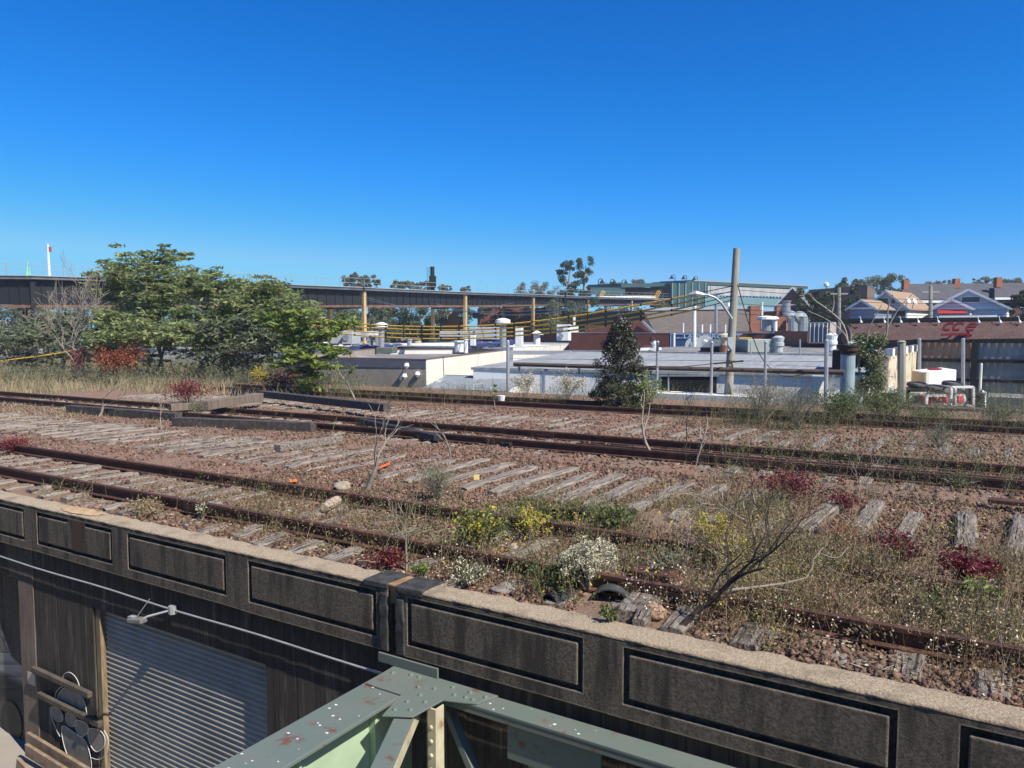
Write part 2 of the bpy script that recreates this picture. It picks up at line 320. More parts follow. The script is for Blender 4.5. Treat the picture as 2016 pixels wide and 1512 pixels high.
# ================================================================ timber ties
def tie_mesh(k):
    r = random.Random(k); mb = MB(); n = 18; L = 2.5 * r.uniform(.93, 1.02); prev = None; vs = []
    split = r.uniform(-.03, .05)
    for i in range(n + 1):
        x = (i / n - .5) * L; e = abs(i / n - .5) * 2
        wear = max(0, e - .8) * r.uniform(.2, 1.0) * .28; w = .115 - wear * .45 + r.uniform(-.008, .008); h = .075 - wear * .5 + r.uniform(-.012, .008) + .018 * noise.noise((x * 2, k, 0))
        c = split + .02 * noise.noise((x * 3, k, 4)); dp = r.uniform(.0, .05) if r.random() < .6 else 0
        xo = x + r.uniform(-.03, .03) * (1 if i in (0, n) else .3)
        vs += [(xo, -w, -.11), (xo, -w - r.uniform(0, .012), h * .6), (xo + r.uniform(-.03, .03) * (i in (0, n)), -w * .8, h), (xo, c - .012, h + r.uniform(-.01, .008)), (xo, c, h - dp), (xo, c + .012, h + r.uniform(-.01, .008)), (xo, w * .8, h + r.uniform(-.012, .006)), (xo, w + r.uniform(0, .012), h * .6), (xo, w, -.11)]
    m = 9; fs = [(i * m + j, (i + 1) * m + j, (i + 1) * m + (j + 1) % m, i * m + (j + 1) % m) for i in range(n) for j in range(m)] + [tuple(range(m)), tuple(n * m + j for j in range(m))[::-1]]
    mb.add(vs, fs); o = mb.build('timber_tie', m_tie, org=Vector((0, 0, 0))); return o
protos = [tie_mesh(k) for k in range(9)]; used = [False] * 9
NANG = math.atan2(ND.y, ND.x)
rows = [(7.36, -3, 33, .57, -.262, 'weathered grey timber tie half sunk in the ballast under the parapet side track', 'ties of the parapet side track', .02),
        (11.1, -3.2, 36, .58, -.245, 'weathered grey timber tie in the railless strip beside the parapet side track', 'ties of the nearer railless strip', .035),
        (14.89, -4, 32, .58, -.265, 'weathered grey timber tie under the middle track', 'ties of the middle track', .02),
        (18.7, -4.5, 30, .6, -.255, 'weathered grey timber tie in the railless strip beyond the middle track', 'ties of the farther railless strip', .04)]
for d, s0, s1, sp, hh, lab, grp, jit in rows:
    s = s0
    while s < s1:
        near = d == 11.1 and s < 7
        k = random.randrange(9); o = protos[k]; loc = T(s + U(-.05, .05), d + U(-.1, .1), hh + .012 + U(-.025, .02) + (.02 if near else 0)); rz = NANG + U(-1, 1) * jit * (2 if near else 1)
        if used[k]: o = clone(o, loc, rz)
        else: used[k] = True; o.location = loc; o.rotation_euler = (0, 0, rz); ORG[o.name] = loc
        o.rotation_euler[0] = U(-.05, .05); o.rotation_euler[1] = U(-.012, .012)
        if d in (11.1, 18.7) and s < 1.5: o.scale = (U(.72, 1.0), U(.7, 1.0), 1)
        tag(o, lab, 'railway tie', grp); s += sp * U(.94, 1.06)
        if random.random() < .06: s += sp
# dumped square timbers and other rail debris
def timber(label, a, b, w=.26, h=.24, mat=m_tar, lift=.0, bolts=False):
    a = Vector(a); b = Vector(b); mb = MB(); up = Vector((0, 0, h / 2 + lift)); k = 6; prev = []
    q = (b - a).normalized(); y = Vector((0, 0, 1)).cross(q).normalized(); z = q.cross(y); vs = []
    for i in range(k + 1):
        c = a + (b - a) * i / k + up + y * U(-.008, .008)
        for u, v in ((-1, -1), (1, -1), (1, 1), (-1, 1)): vs.append(c + y * u * w / 2 * U(.96, 1.03) + z * v * h / 2 * U(.95, 1.03))
    fs = [(i * 4 + j, i * 4 + (j + 1) % 4, (i + 1) * 4 + (j + 1) % 4, (i + 1) * 4 + j) for i in range(k) for j in range(4)] + [(3, 2, 1, 0), tuple(k * 4 + j for j in range(4))]
    mb.add(vs, fs); return tag(mb.build('square_timber', mat, bev=.012), label, 'timber', 'square timbers dumped along the middle track')
timber('long dark square timber lying in front of the dry grass, leftmost of the dumped timbers', deck(137, 812), deck(352, 829))
timber('dark square timber with a brown sawn end, nearest to the strip of bare ties', deck(345, 838), deck(618, 850))
timber('tarry square timber resting its raised end over the middle track by the saplings', deck(512, 792), deck(762, 824), lift=.2)
timber('brown square timber lying askew across the middle track near red shrubs', deck(402, 822), deck(512, 802), .3, .28, m_post, lift=.22)
timber('dark timber under the tarry one, jutting left over the middle rails', deck(335, 812), deck(430, 806), .3, .22, m_post, lift=.05)
timber('split grey timber lying flat with a black sawn end, beside the nearest dumped timber', deck(545, 890), deck(668, 871), .24, .16, m_tie)
timber('charred curved timber leaning off the middle track behind the forked sapling', deck(712, 838), deck(862, 873), .2, .14, m_black, lift=.06)
timber('black plank half under the middle track right of the charred one', deck(905, 868), deck(1010, 882), .22, .1, m_black, lift=.02)
def boxthing(name, label, cat, c, sx, sy, sz, rz, mat, bev=.01, tilt=0):
    mb = MB(); mb.box((0, 0, 0), sx, sy, sz, 0); o = mb.build(name, mat, org=Vector((0, 0, 0)), bev=bev); o.location = c; ORG[o.name] = Vector(c); o.rotation_euler = (tilt, 0, rz); return tag(o, label, cat)
boxthing('steel_plate', 'reddish rusted tie plate lying by the rail beside the white flowering shrub', 'steel plate', deck(1290, 1135, -.1), .42, .3, .07, TANG, m_rust)
boxthing('steel_plate', 'rusty flat plate lying at the foot of the right hand rotten ties', 'steel plate', deck(1985, 992, -.15), .5, .2, .06, TANG, m_rust)
# split tie stub by the parapet and the row of rotten ends
for (a, b, w, lab) in (((1238, 1212), (1292, 1160), .2, 'cracked grey tie stub poking out by the coping, left of its twin'), ((1262, 1222), (1312, 1168), .1, 'narrow split tie piece lying against the wider stub by the coping')):
    c_ = (deck(*a) + deck(*b)) / 2; st_ = clone(protos[3 if w > .15 else 6], c_ + Vector((0, 0, .03)), NANG + .12, sc=(.42, w / .2, .9)); tag(st_, lab, 'railway tie', 'broken tie ends by the coping')
# black bent rubber mats, log, litter
def arch(name, label, cat, c, r, ln, rz, mat, th=.02, a0=20, a1=160, sq=.6):
    mb = MB(); n = 12; o_ = []; 
    for i in range(n + 1):
        a = R(a0 + (a1 - a0) * i / n); o_.append((math.cos(a) * r, math.sin(a) * r * sq))
    inn = [(x * (1 - th / r), z * (1 - th / r)) for x, z in o_]; ca, sa = math.cos(rz), math.sin(rz)
    P = lambda x, y, z: (c[0] + x * ca - y * sa, c[1] + x * sa + y * ca, c[2] + z)
    poly = [P(x, -ln / 2, z) for x, z in o_] + [P(x, -ln / 2, z) for x, z in inn[::-1]]
    k = len(poly); q = [P(x, ln / 2, z) for x, z in o_] + [P(x, ln / 2, z) for x, z in inn[::-1]]; m = n + 1
    fs = [(i, (i + 1) % k, k + (i + 1) % k, k + i) for i in range(k)] + [(i, k - 1 - i, k - 2 - i, i + 1) for i in range(n)] + [(k + i, k + i + 1, 2 * k - 2 - i, 2 * k - 1 - i) for i in range(n)]
    mb.add(poly + q, fs); return tag(mb.build(name, mat, smooth=False), label, cat)
arch('rubber_mat', 'bent black rubber mat arching on the stones beside the cracked tie stub', 'rubber mat', deck(1208, 1182, -.22), .2, .26, TANG + .2, M('grey rubber', (.06, .065, .065), (.045, .05, .05), rough=.7), sq=.75)
arch('rubber_mat', 'shiny black rubber pad curled on the coping edge below the flowering shrub', 'rubber mat', deck(1100, 1182, -.22), .1, .24, TANG - .3, m_black, a0=0, a1=180, sq=.9)
mb = MB(); a, b = deck(638, 1000, -.1), deck(664, 985, -.1); mb.tube([a, a * .6 + b * .4, b], [.055, .075, .07], 10); tag(mb.build('log_piece', M('pale wood', (.45, .36, .27), (.36, .28, .2), sc=8, rough=.9, bump=.4)), 'short pale sawn log end lying between the parapet side rails', 'log')
def rock(label, c, r, mat, sq=.6, name='rock'):
    me_v = []; mb = MB(); n, m = 18, 12; ph = U(0, 9)
    for i in range(m + 1):
        for j in range(n):
            a = math.pi * i / m; bb = 2 * math.pi * j / n; v = Vector((math.sin(a) * math.cos(bb), math.sin(a) * math.sin(bb), math.cos(a) * sq)); v *= r * (1 + .5 * noise.noise(v * 1.2 + Vector((ph, 0, 0))) + .2 * noise.noise(v * 3.5 + Vector((ph, 0, 0))) + .08 * noise.noise(v * 9)); me_v.append(Vector(c) + v + Vector((0, 0, r * sq * .6)))
    mb.add(me_v, [(i * n + j, (i + 1) * n + j, (i + 1) * n + (j + 1) % n, i * n + (j + 1) % n) for i in range(m) for j in range(n)]); return tag(mb.build(name, mat, smooth=True), label, 'rock')
m_rock = M('pale stone', (.42, .35, .27), (.27, .21, .16), sc=9, rough=.95, bump=.7)
m_rock2 = M('dull stone', (.3, .27, .22), (.2, .175, .15), sc=9, rough=.95, bump=.8)
rock('pale boulder lying behind the far parapet side rail at the foot of the forked sapling', deck(675, 962), .16, m_rock, .45)
rock('cream lump of stone by the parapet side rail near a yellow bush', deck(1010, 1085), .07, m_rock, .8)
rock('light stone slab among the flowers by the coping on the right', deck(1668, 1312, -.28), .17, m_rock2, .35)
rock('flat concrete lump on the coping edge at the tar joint', deck(990, 1165, -.22), .11, m_rock2, .4)
rock('rusty tan stone at the foot of the cracked tie stub', deck(1290, 1212, -.2), .1, M('tan stone', (.36, .22, .13), (.42, .3, .2), sc=8, rough=.95, bump=.5), .7)
rock('weathered grey concrete chunk beside the coping, behind the dead branch', deck(1500, 1262, -.29), .17, M('grey lump', (.2, .18, .16), (.13, .12, .1), sc=7, rough=.95, bump=.8), .5)
mb = MB(); c = deck(987, 790, -.05); mb.cyl(c, .11, .2, 10, .14); tag(mb.build('bucket', m_white), 'white plastic bucket lying on the far track left of the conifer', 'bucket')
c = deck(1750, 1045, -.1)
boxthing('plank_scrap', 'dark greyish plank scrap lying in the weeds on the right', 'plank', deck(1700, 1062, -.17), 1.1, .16, .08, TANG + .1, m_tar)
boxthing('sheet_scrap', 'bent dark sheet lying behind the yellow bush', 'sheet', deck(1108, 1008, -.15), .7, .5, .03, TANG + .3, m_tarpatch, .004, .35)
boxthing('orange_pole', 'thin orange stick lying on ties right of the forked sapling', 'stick', deck(757, 918, -.12), .5, .03, .03, NANG + .35, M('orange paint', (.75, .16, .04), rough=.5), .003)
boxthing('orange_scrap', 'small orange scrap on the ballast left of the forked sapling', 'scrap', deck(577, 948, -.15), .12, .09, .03, .4, M('orange scrap', (.7, .22, .05), rough=.6), .003)
boxthing('card_scrap', 'small yellow card scrap standing on the stones beyond the feathery weed', 'scrap', deck(938, 945, -.17), .1, .02, .09, .2, M('yellow card', (.7, .5, .2), rough=.7), .002)
# ================================================================ concrete parapet: two lengths that meet at a tarred joint
def parapet(label, s0, s1, pans, stain=None):
    t = thing('concrete_parapet', label, 'parapet', T(s0, 5.7, -.87), 'panelled concrete parapet lengths')
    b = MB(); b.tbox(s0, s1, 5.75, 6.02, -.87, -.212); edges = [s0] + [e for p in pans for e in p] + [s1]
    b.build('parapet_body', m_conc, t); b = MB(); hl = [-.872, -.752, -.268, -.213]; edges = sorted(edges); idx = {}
    def vx(i, j, k):
        if (i, j, k) not in idx: idx[(i, j, k)] = len(b.v); b.v.append(tuple(T(edges[i], (5.705, 5.7495)[k], hl[j] + (.012 * noise.noise((edges[i] * 3, 1, 1)) if j == 0 else 0))))
        return idx[(i, j, k)]
    def fc(*q): b.f.append(tuple(vx(*w_) for w_ in q)); b.mi.append(0)
    ne = len(edges); hole = lambda i, j: j == 1 and i % 2 == 1
    for i in range(ne - 1):
        for j in range(3):
            if not hole(i, j): fc((i, j, 0), (i, j + 1, 0), (i + 1, j + 1, 0), (i + 1, j, 0))
            else:
                fc((i, 1, 0), (i + 1, 1, 0), (i + 1, 1, 1), (i, 1, 1)); fc((i, 2, 0), (i, 2, 1), (i + 1, 2, 1), (i + 1, 2, 0)); fc((i, 1, 0), (i, 1, 1), (i, 2, 1), (i, 2, 0)); fc((i + 1, 1, 0), (i + 1, 2, 0), (i + 1, 2, 1), (i + 1, 1, 1))
        fc((i, 0, 0), (i + 1, 0, 0), (i + 1, 0, 1), (i, 0, 1))
    fc((0, 0, 0), (0, 0, 1), (0, 3, 1), (0, 3, 0)); fc((ne - 1, 0, 0), (ne - 1, 3, 0), (ne - 1, 3, 1), (ne - 1, 0, 1))
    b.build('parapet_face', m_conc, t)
    for a, e in pans:
        MB().tbox(a + .05, e - .05, 5.703, 5.749, -.7, -.325).build('panel', m_conc, t, bev=.014)
    st = list(np.arange(s0, min(s1, 16), .07)) + (list(np.arange(16, s1, .4)) if s1 > 16 else []) + [s1]; V = []; n = 8
    for s in st:
        e = .012 * noise.noise((s * 9, 1, 1)) + .008 * noise.noise((s * 30, 4, 1)); f = .05 * noise.noise((s * 4, 8, 1)) + .03 * noise.noise((s * 14, 3, 1))
        prof2 = [(5.703 - min(0, e), -.214), (5.7 + e * .7, -.196 + e * .2), (5.72 + e, -.183)] + [(5.72 + k * .085, -.18 + .006 * noise.noise((s * 12, k * 3, 2))) for k in (1, 2)] + [(5.99 + f, -.184), (6.03 + f, -.2), (6.05 + f, -.25)]
        V += [T(s, a, h) for a, h in prof2]
    Fq = [(i * n + j, i * n + j + 1, (i + 1) * n + j + 1, (i + 1) * n + j) for i in range(len(st) - 1) for j in range(n - 1)]
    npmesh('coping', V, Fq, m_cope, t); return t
pL = [(5.2, 7.15), (7.54, 9.53), (9.88, 11.82), (12.18, 14.1)] + [(12.18 + 2.34 * k, 14.12 + 2.34 * k) for k in range(1, 12)]
pR = [(-6.9, -4.9), (-4.5, -2.5), (-2.1, .1), (.47, 2.5), (2.87, 4.8)]
tl = parapet('rust stained parapet length with panels, ending left of the tarred joint', 5.05, 42, pL)
tr = parapet('panelled parapet length running right from the tarred joint under the dead branch', -8, 4.94, pR)
# rust streak and tar at the joint
def patch(mb, pts, off):   # irregular flat patch given as (s, h) on the face or (s, d) on the coping
    mb.add(pts, [tuple(range(len(pts)))])
mb = MB(); pts = []
for k in range(14):
    h = -.27 - .43 * k / 13; pts.append(T(10.86 + .03 * noise.noise((k, 0, 0)) + (.1 if k < 2 else 0), 5.6995, h))
for k in range(14)[::-1]:
    h = -.27 - .43 * k / 13; pts.append(T(10.6 + .04 * noise.noise((k, 5, 0)) - (.1 if k < 2 else 0), 5.6995, h))
mb.add(pts, [tuple(range(28))]); mb.build('rust_stain', M('rust streak', (.1, .06, .035), (.075, .05, .034), sc=6, st=(3, 3, .5), rough=.9), tl)
mb = MB(); pts = [T(10.9 + .5 * math.cos(a) * (1 + .8 * noise.noise((a * 2.5, 3, 0)) + .35 * noise.noise((a * 9, 7, 0))), 5.86 + .14 * math.sin(a) * (1 + .5 * noise.noise((a * 5, 1, 4))), -.171) for a in np.linspace(0, 2 * math.pi, 50)[:-1]]
mb.add(pts, [tuple(range(49))]); mb.build('rust_stain', M('rust bloom', (.5, .36, .21), (.34, .2, .1), sc=9, rough=.95), tl)
def lump(t, name, mat, s0, s1, d0, d1, h0, h1, am=.02, n=7):
    mb = MB(); vs = []; 
    for i in range(n + 1):
        f = i / n
        for (s, d) in ((s0, d0), (s0, d1), (s1, d1), (s1, d0)):
            h = h0 + (h1 - h0) * f; q = Vector((s * 9, d * 9, h * 9)); vs.append(T(s + am * noise.noise(q), d + am * noise.noise(q + Vector((9, 0, 0))), h))
    mb.add(vs, [(i * 4 + j, i * 4 + (j + 1) % 4, (i + 1) * 4 + (j + 1) % 4, (i + 1) * 4 + j) for i in range(n) for j in range(4)] + [(3, 2, 1, 0), tuple(n * 4 + j for j in range(4))])
    return mb.build(name, mat, t, bev=.012)
lump(tl, 'tar_band', m_tarpatch, 5.045, 5.15, 5.69, 5.76, -.87, -.28); lump(tl, 'tar_cap', m_tarpatch, 5.03, 5.36, 5.69, 6.04, -.235, -.172, .03, 3)
lump(tr, 'tar_band', m_tarpatch, 4.83, 4.945, 5.685, 5.76, -.87, -.3); lump(tr, 'tar_cap', m_tarpatch, 4.6, 4.95, 5.685, 6.03, -.24, -.165, .03, 3)
lump(tl, 'rusted_joint', m_orust, 4.95, 5.1, 5.72, 6.0, -.38, -.175, .05, 5)
# ================================================================ boarded wall below, roller shutter, lamp
w = thing('boarded_wall', 'sooty vertical board wall under the parapet with a sprayed tag', 'wall', T(8, 5.8, -4.2))
def boards(s0, s1, h0, h1):
    s = s0
    while s < s1 - .02:
        e = min(s1, s + U(.17, .22)); MB().tbox(s + .003, e - .003, 5.78 + U(-.002, .002), 5.83, h0, h1).build('board', m_board, w); s = e
boards(10.55, 12.15, -4.25, -.872); boards(6.98, 10.55, -1.5 + .02, -.872); boards(-.5, 6.98, -3.2, -.872)
MB().tbox(12.15, 12.6, 5.77, 6.1, -4.25, -1.42).build('wall_post', m_post, w, bev=.01)
MB().tbox(12.15, 24, 5.775, 6.1, -1.415, -.872).build('lintel', m_conc, w, bev=.01)
for sa, ha, sb, hb, dd in ((12.15, -2.72, 10.6, -2.74, .09), (12.0, -3.08, 10.35, -3.1, .1)):
    b = MB(); b.beam(T(sa, 5.77 - dd / 2, ha), T(sb, 5.77 - dd / 2, hb), .07, .085); b.build('bumper_rail', M('sooty rail', (.11, .09, .07), (.07, .058, .048), sc=4, rough=.9) if ha == -2.72 else bpy.data.materials['sooty rail'], w, bev=.012)
m_spray = M('grey spray paint', (.27, .25, .23), (.17, .155, .14), sc=9, rough=.8); m_line = M('white spray paint', (.55, .55, .53), rough=.8)
def curve_px(pts, closed=True, k=6):
    out = []; n = len(pts)
    for i in range(n if closed else n - 1):
        p0, p1, p2, p3 = [np.array(pts[(i + j) % n] if closed else pts[min(max(i + j, 0), n - 1)], float) for j in (-1, 0, 1, 2)]
        for q in range(k):
            f = q / k; out.append(.5 * (2 * p1 + (p2 - p0) * f + (2 * p0 - 5 * p1 + 4 * p2 - p3) * f * f + (3 * p1 - p0 - 3 * p2 + p3) * f ** 3))
    if not closed: out.append(np.array(pts[-1], float))
    return out
shapes = [[(113, 1376), (122, 1358), (140, 1352), (157, 1366), (170, 1398), (166, 1408), (146, 1398), (122, 1388)], [(102, 1392), (116, 1396), (124, 1410), (121, 1420), (110, 1418), (103, 1406)],
          [(132, 1404), (148, 1412), (152, 1425), (140, 1430), (130, 1420)], [(150, 1418), (170, 1424), (174, 1440), (160, 1450), (150, 1436)], [(174, 1436), (196, 1438), (206, 1452), (204, 1470), (190, 1480), (178, 1466)], [(122, 1430), (150, 1445), (170, 1462), (180, 1512), (160, 1530), (130, 1480)]]
gr = MB()
for k, sh in enumerate(shapes):
    pts = [atd(p[0], p[1], 5.766 - .001 * k) for p in curve_px(sh)]; gr.add(pts, [tuple(range(len(pts)))])
gr.build('spray_tag', m_spray, w)
gl = MB()
for k, (sh, cl) in enumerate([(s_, True) for s_ in shapes] + [([(122, 1342), (126, 1328), (138, 1324), (152, 1338), (162, 1370), (170, 1394)], False), ([(108, 1375), (112, 1360), (124, 1350)], False), ([(205, 1438), (213, 1456), (210, 1482), (196, 1495), (180, 1492)], False), ([(98, 1395), (104, 1420), (118, 1450)], False)]):
    gl.tube([atd(p[0], p[1], 5.758) for p in (curve_px(sh, cl) + ([np.array(sh[0], float)] if cl else []))], .0055, 4)
gl.build('tag_outline', m_line, w)
MB().tbox(12.2, 12.42, 5.766, 5.769, -3.03, -2.84).build('paper_notice', M('paper', (.5, .42, .38), rough=.8), w)
t = thing('roller_shutter', 'closed pale slatted roller shutter in the boarded wall', 'shutter', T(8.7, 5.9, -4.2))
V = []; hs_ = np.arange(-1.45, -4.3, -.012)
for h in hs_:
    q = 1 - ((h / .072) % 1); dd = 5.9 - .03 * (q / .62 if q < .62 else (1 - q) / .38)
    V += [T(6.95, dd, h), T(10.42, dd, h)]
npmesh('curtain', V, [(2 * i, 2 * i + 1, 2 * i + 3, 2 * i + 2) for i in range(len(hs_) - 1)], m_shut, t)
MB().tbox(10.42, 10.53, 5.8, 5.95, -4.25, -1.5).build('guide_post', M('peeling timber', (.3, .22, .13), (.12, .09, .07), sc=3, st=(5, 5, .8), rough=.9), t, bev=.006)
MB().tbox(6.9, 6.97, 5.84, 5.95, -4.25, -1.5).build('guide_rail', m_dkrust, t)
t = thing('wall_light', 'small floodlight on a bracket above the roller shutter', 'light', T(9.0, 5.74, -1.2))
b = MB(); c = T(8.62, 5.72, -1.13); b.cyl(c - Vector((0, 0, .05)), .05, .1, 10); b.build('junction_box', m_galv, t)
b = MB(); b.tube([c, T(8.8, 5.5, -1.18), T(8.86, 5.42, -1.22)], .014, 6); b.build('bracket', m_galv, t)
b = MB(); b.beam(T(8.8, 5.45, -1.22), T(9.04, 5.41, -1.24), .11, .065); b.build('lamp_body', M('lamp grey', (.2, .2, .2), (.14, .14, .14), rough=.6), t, bev=.015)
b = MB(); b.beam(T(8.96, 5.42, -1.192), T(9.04, 5.41, -1.194), .07, .01); b.build('lamp_glass', m_galv, t)
b = MB(); b.tube([T(8.9, 5.4, -1.2), T(8.75, 5.5, -.95)], .005, 5); b.build('stay_wire', m_galv, t)
b = MB(); b.tube([T(s, 5.73, -1.13 + .008 * math.sin(s * 2)) for s in np.arange(-.5, 24, .5)], .013, 6); o = b.build('conduit', m_galv); tag(o, 'long grey conduit pipe along the boarded wall beneath the parapet', 'pipe')
# garage recess with a white van, planks at the foot of the wall
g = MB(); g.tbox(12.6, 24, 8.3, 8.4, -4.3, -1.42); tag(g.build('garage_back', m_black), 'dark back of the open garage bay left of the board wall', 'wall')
v = thing('white_van', 'white van standing in the dark bay left of the board wall', 'van', T(14.6, 6.9, -4.3))
pf = [(12.75, -4.0), (12.72, -3.2), (12.82, -2.98), (13.3, -2.85), (13.8, -2.1), (17.2, -1.95), (17.3, -4.0)]
b = MB(); b.extr([T(s, 5.95, h) for s, h in pf], ND * 1.75); b.build('body', M('van white', (.72, .73, .75), rough=.35, spec=.5), v, bev=.025)
b = MB(); b.extr([T(s, 5.942, h) for s, h in [(13.45, -2.8), (13.85, -2.25), (15.2, -2.15), (15.2, -2.8)]], ND * .006); b.build('side_window', M('van glass', (.02, .025, .03), rough=.1, spec=.6), v)
b = MB(); b.extr([T(s, 6.07, h) for s, h in [(13.25, -2.84), (13.76, -2.15), (13.75, -2.14), (13.24, -2.835)]], ND * 1.5); b.build('windscreen', m_black, v)
for s in (13.35, 16.4):
    b = MB(); b.tube([T(s, 5.93, -3.95), T(s, 6.12, -3.95)], .32, 18); b.build('wheel', m_black, v)
m_plank = M('raw plank', (.3, .22, .15), (.17, .12, .085), sc=2, st=(3, 3, 6), rough=.9, bump=.5)
for k, (a, b2, h) in enumerate((((55, 1452), (175, 1525), .0), ((52, 1475), (140, 1530), -.16), ((35, 1502), (90, 1560), -.2))):
    p, q = atd(*a, 5.6 - .12 * k), atd(*b2, 5.6 - .12 * k); mb = MB(); mb.beam(p, q, .05, .18); 
    tag(mb.build('plank', m_plank, bev=.006), ['upper rough plank of the stack at the foot of the tagged boards', 'middle rough plank of the stack at the foot of the tagged boards', 'lowest plank piece lying at the corner of the sunlit pavement'][k], 'plank', 'planks at the foot of the wall')
# ================================================================ green steel bridge frame in front
br = thing('steel_bridge', 'riveted green steel bridge frame below the parapet joint', 'bridge', T(4.8, 5.4, -1.1))
b = MB(); b.tbox(4.5, 4.97, -2.0, 5.66, -1.035, -1.0); b.build('cross_flange', m_green, br, bev=.006)
b = MB(); b.tbox(4.7, 4.73, -2.0, 5.64, -2.4, -1.037); b.build('cross_web', m_pale, br)
for d in (4.15, 5.05):
    b = MB(); b.tbox(4.62, 4.699, d - .015, d + .015, -2.4, -1.038); b.tbox(4.675, 4.6985, d + .016, d + .1, -2.4, -1.038)
    for h in np.arange(-2.3, -1.15, .16): b.tube([T(4.675, d + .06, h), T(4.663, d + .06, h)], [.02, .012], 8)
    b.build('stiffener', m_pale, br)
b = MB(); b.tbox(4.66, 4.698, -2, 4.1, -1.14, -1.09); b.build('web_angle', m_pale, br)
b = MB(); b.tbox(-8, 4.5, 5.45, 5.695, -1.03, -1.0); b.build('chord_flange', m_green, br, bev=.006)
b = MB(); b.tbox(-8, 4.3, 5.455, 5.475, -1.085, -1.032); b.build('chord_leg', m_green, br)
dg = (T(3.2, 2.75) - T(4.42, 5.35)).normalized(); sdw = Vector((-dg.y, dg.x, 0))
b = MB(); b.beam(T(4.4, 5.3, -1.025), T(2.16, .95, -1.025), .17, .025); b.build('diagonal_flange', m_green, br, bev=.005)
b = MB(); b.beam(T(4.4, 5.3, -1.1) + sdw * .075, T(2.16, .95, -1.1) + sdw * .075, .018, .12); b.build('diagonal_leg', m_cream, br)  # cream colour paints the sunlit leg of the green steel
b = MB()
for k in range(34):
    s_, d_ = (U(4.52, 4.95), U(3.4, 5.55)) if k < 24 else (U(2.2, 4.0), U(5.47, 5.68)); r_ = U(.005, .016); a_ = U(0, 3); b.add([T(s_ + r_ * (1 + .5 * math.sin(3 * q + k)) * math.cos(q), d_ + r_ * U(.5, 1.2) * math.sin(q), -.9985) for q in np.linspace(0, 6.28, 9)[:-1]], [tuple(range(8))])
b.build('bird_droppings', m_white, br)['kind'] = 'stuff'
gp = [(4.93, 5.24), (4.95, 5.69), (3.72, 5.69), (3.8, 5.46), (4.1, 5.36), (4.14, 4.98), (4.38, 4.86), (4.49, 5.24)]
b = MB(); b.prism([(T(s, d).x, T(s, d).y) for s, d in gp], [T(s, d, -.998).z for s, d in gp], [T(s, d, -.982).z for s, d in gp]); gu = b.build('gusset', m_green, br, bev=.004)
for s, d in [(4.9, 5.6), (4.72, 5.66), (4.62, 5.66), (4.35, 5.55), (4.22, 5.66), (4.12, 5.55), (4.02, 5.66), (3.92, 5.56), (4.38, 5.38), (4.26, 5.3), (4.4, 5.22), (4.28, 5.12), (4.4, 5.05), (4.0, 5.56), (4.5, 5.5), (3.85, 5.66)]:
    c = T(s - .05, d - .06, -.983); b = MB(); b.tube([c, c + Vector((0, 0, .012)), c + Vector((0, 0, .02))], [.026, .02, .006], 8); b.build('rivet', m_green, gu)
b = MB(); b.tbox(4.4, 5.15, 5.665, 5.69, -.981, -.885); b.build('end_plate', m_green, br, bev=.004)
b = MB(); b.tbox(4.06, 4.15, 5.2, 5.22, -3.2, -1.0); b.tbox(4.06, 4.075, 5.222, 5.32, -3.2, -1.0)
for h in np.arange(-2.6, -1.1, .13): b.tube([T(4.11, 5.2, h), T(4.11, 5.185, h)], [.022, .012], 8)
b.build('post', m_cream, br)  # post coloured cream for sunlight on the green steel
b = MB(); b.tbox(4.24, 4.26, 5.32, 5.6, -3.2, -1.04); b.build('post_web', m_green, br)
for a, c in (((4.25, -1.15), (3.2, -2.9)), ((3.1, -1.2), (3.9, -2.6)), ((2.9, -1.2), (2.0, -2.9)), ((.9, -1.2), (1.8, -2.7)), ((.7, -1.2), (-.2, -2.7))):
    b = MB(); b.beam(T(a[0], 5.57, a[1] + .05), T(c[0], 5.57, c[1]), .06, .1, ND); b.build('lattice_bar', m_green, br)
b = MB(); b.prism([(T(s, d).x, T(s, d).y) for s, d in [(2.6, 5.50), (2.6, 5.52), (3.5, 5.52), (3.5, 5.50)]], [T(3, 5.5, -1.42).z] * 4, [T(3, 5.5, -1.04).z] * 4); b.build('lattice_plate', m_green, br)

# the viewpoint's own deck and train, unseen, added to shade the wall below
q = MB(); q.tbox(-40, 60, -7, 1.5, -.9, -.2); tag(q.build('rail_deck', m_conc), kind='structure')
tn = thing('passenger_train', 'unseen stainless steel passenger train behind the viewpoint, added to shade the wall', 'train', T(0, -3.2, -.2)); m_ss = M('stainless steel', (.5, .5, .5), (.42, .42, .43), sc=2, rough=.4, metal=.6)
for k in (-1, 0, 1):
    q = MB(); q.tbox(-9 + k * 19 + .3, 9.6 + k * 19, -4.4, -1.4, .9, 3.6); q.tbox(-9 + k * 19 + .6, 9.3 + k * 19, -4.1, -1.7, 3.601, 3.95); q.build('car_body', m_ss, tn, bev=.08)
    q = MB(); q.tbox(-8 + k * 19, 8.8 + k * 19, -1.399, -1.38, 2.0, 2.9); q.build('window_band', M('train glass', (.02, .02, .025), rough=.1) if k == -1 else bpy.data.materials['train glass'], tn)
    for f in (-6, 6): q = MB(); q.tbox(f - 1.3 + k * 19, f + 1.3 + k * 19, -3.8, -2.0, 0, .89); q.build('bogie', m_dkrust, tn)
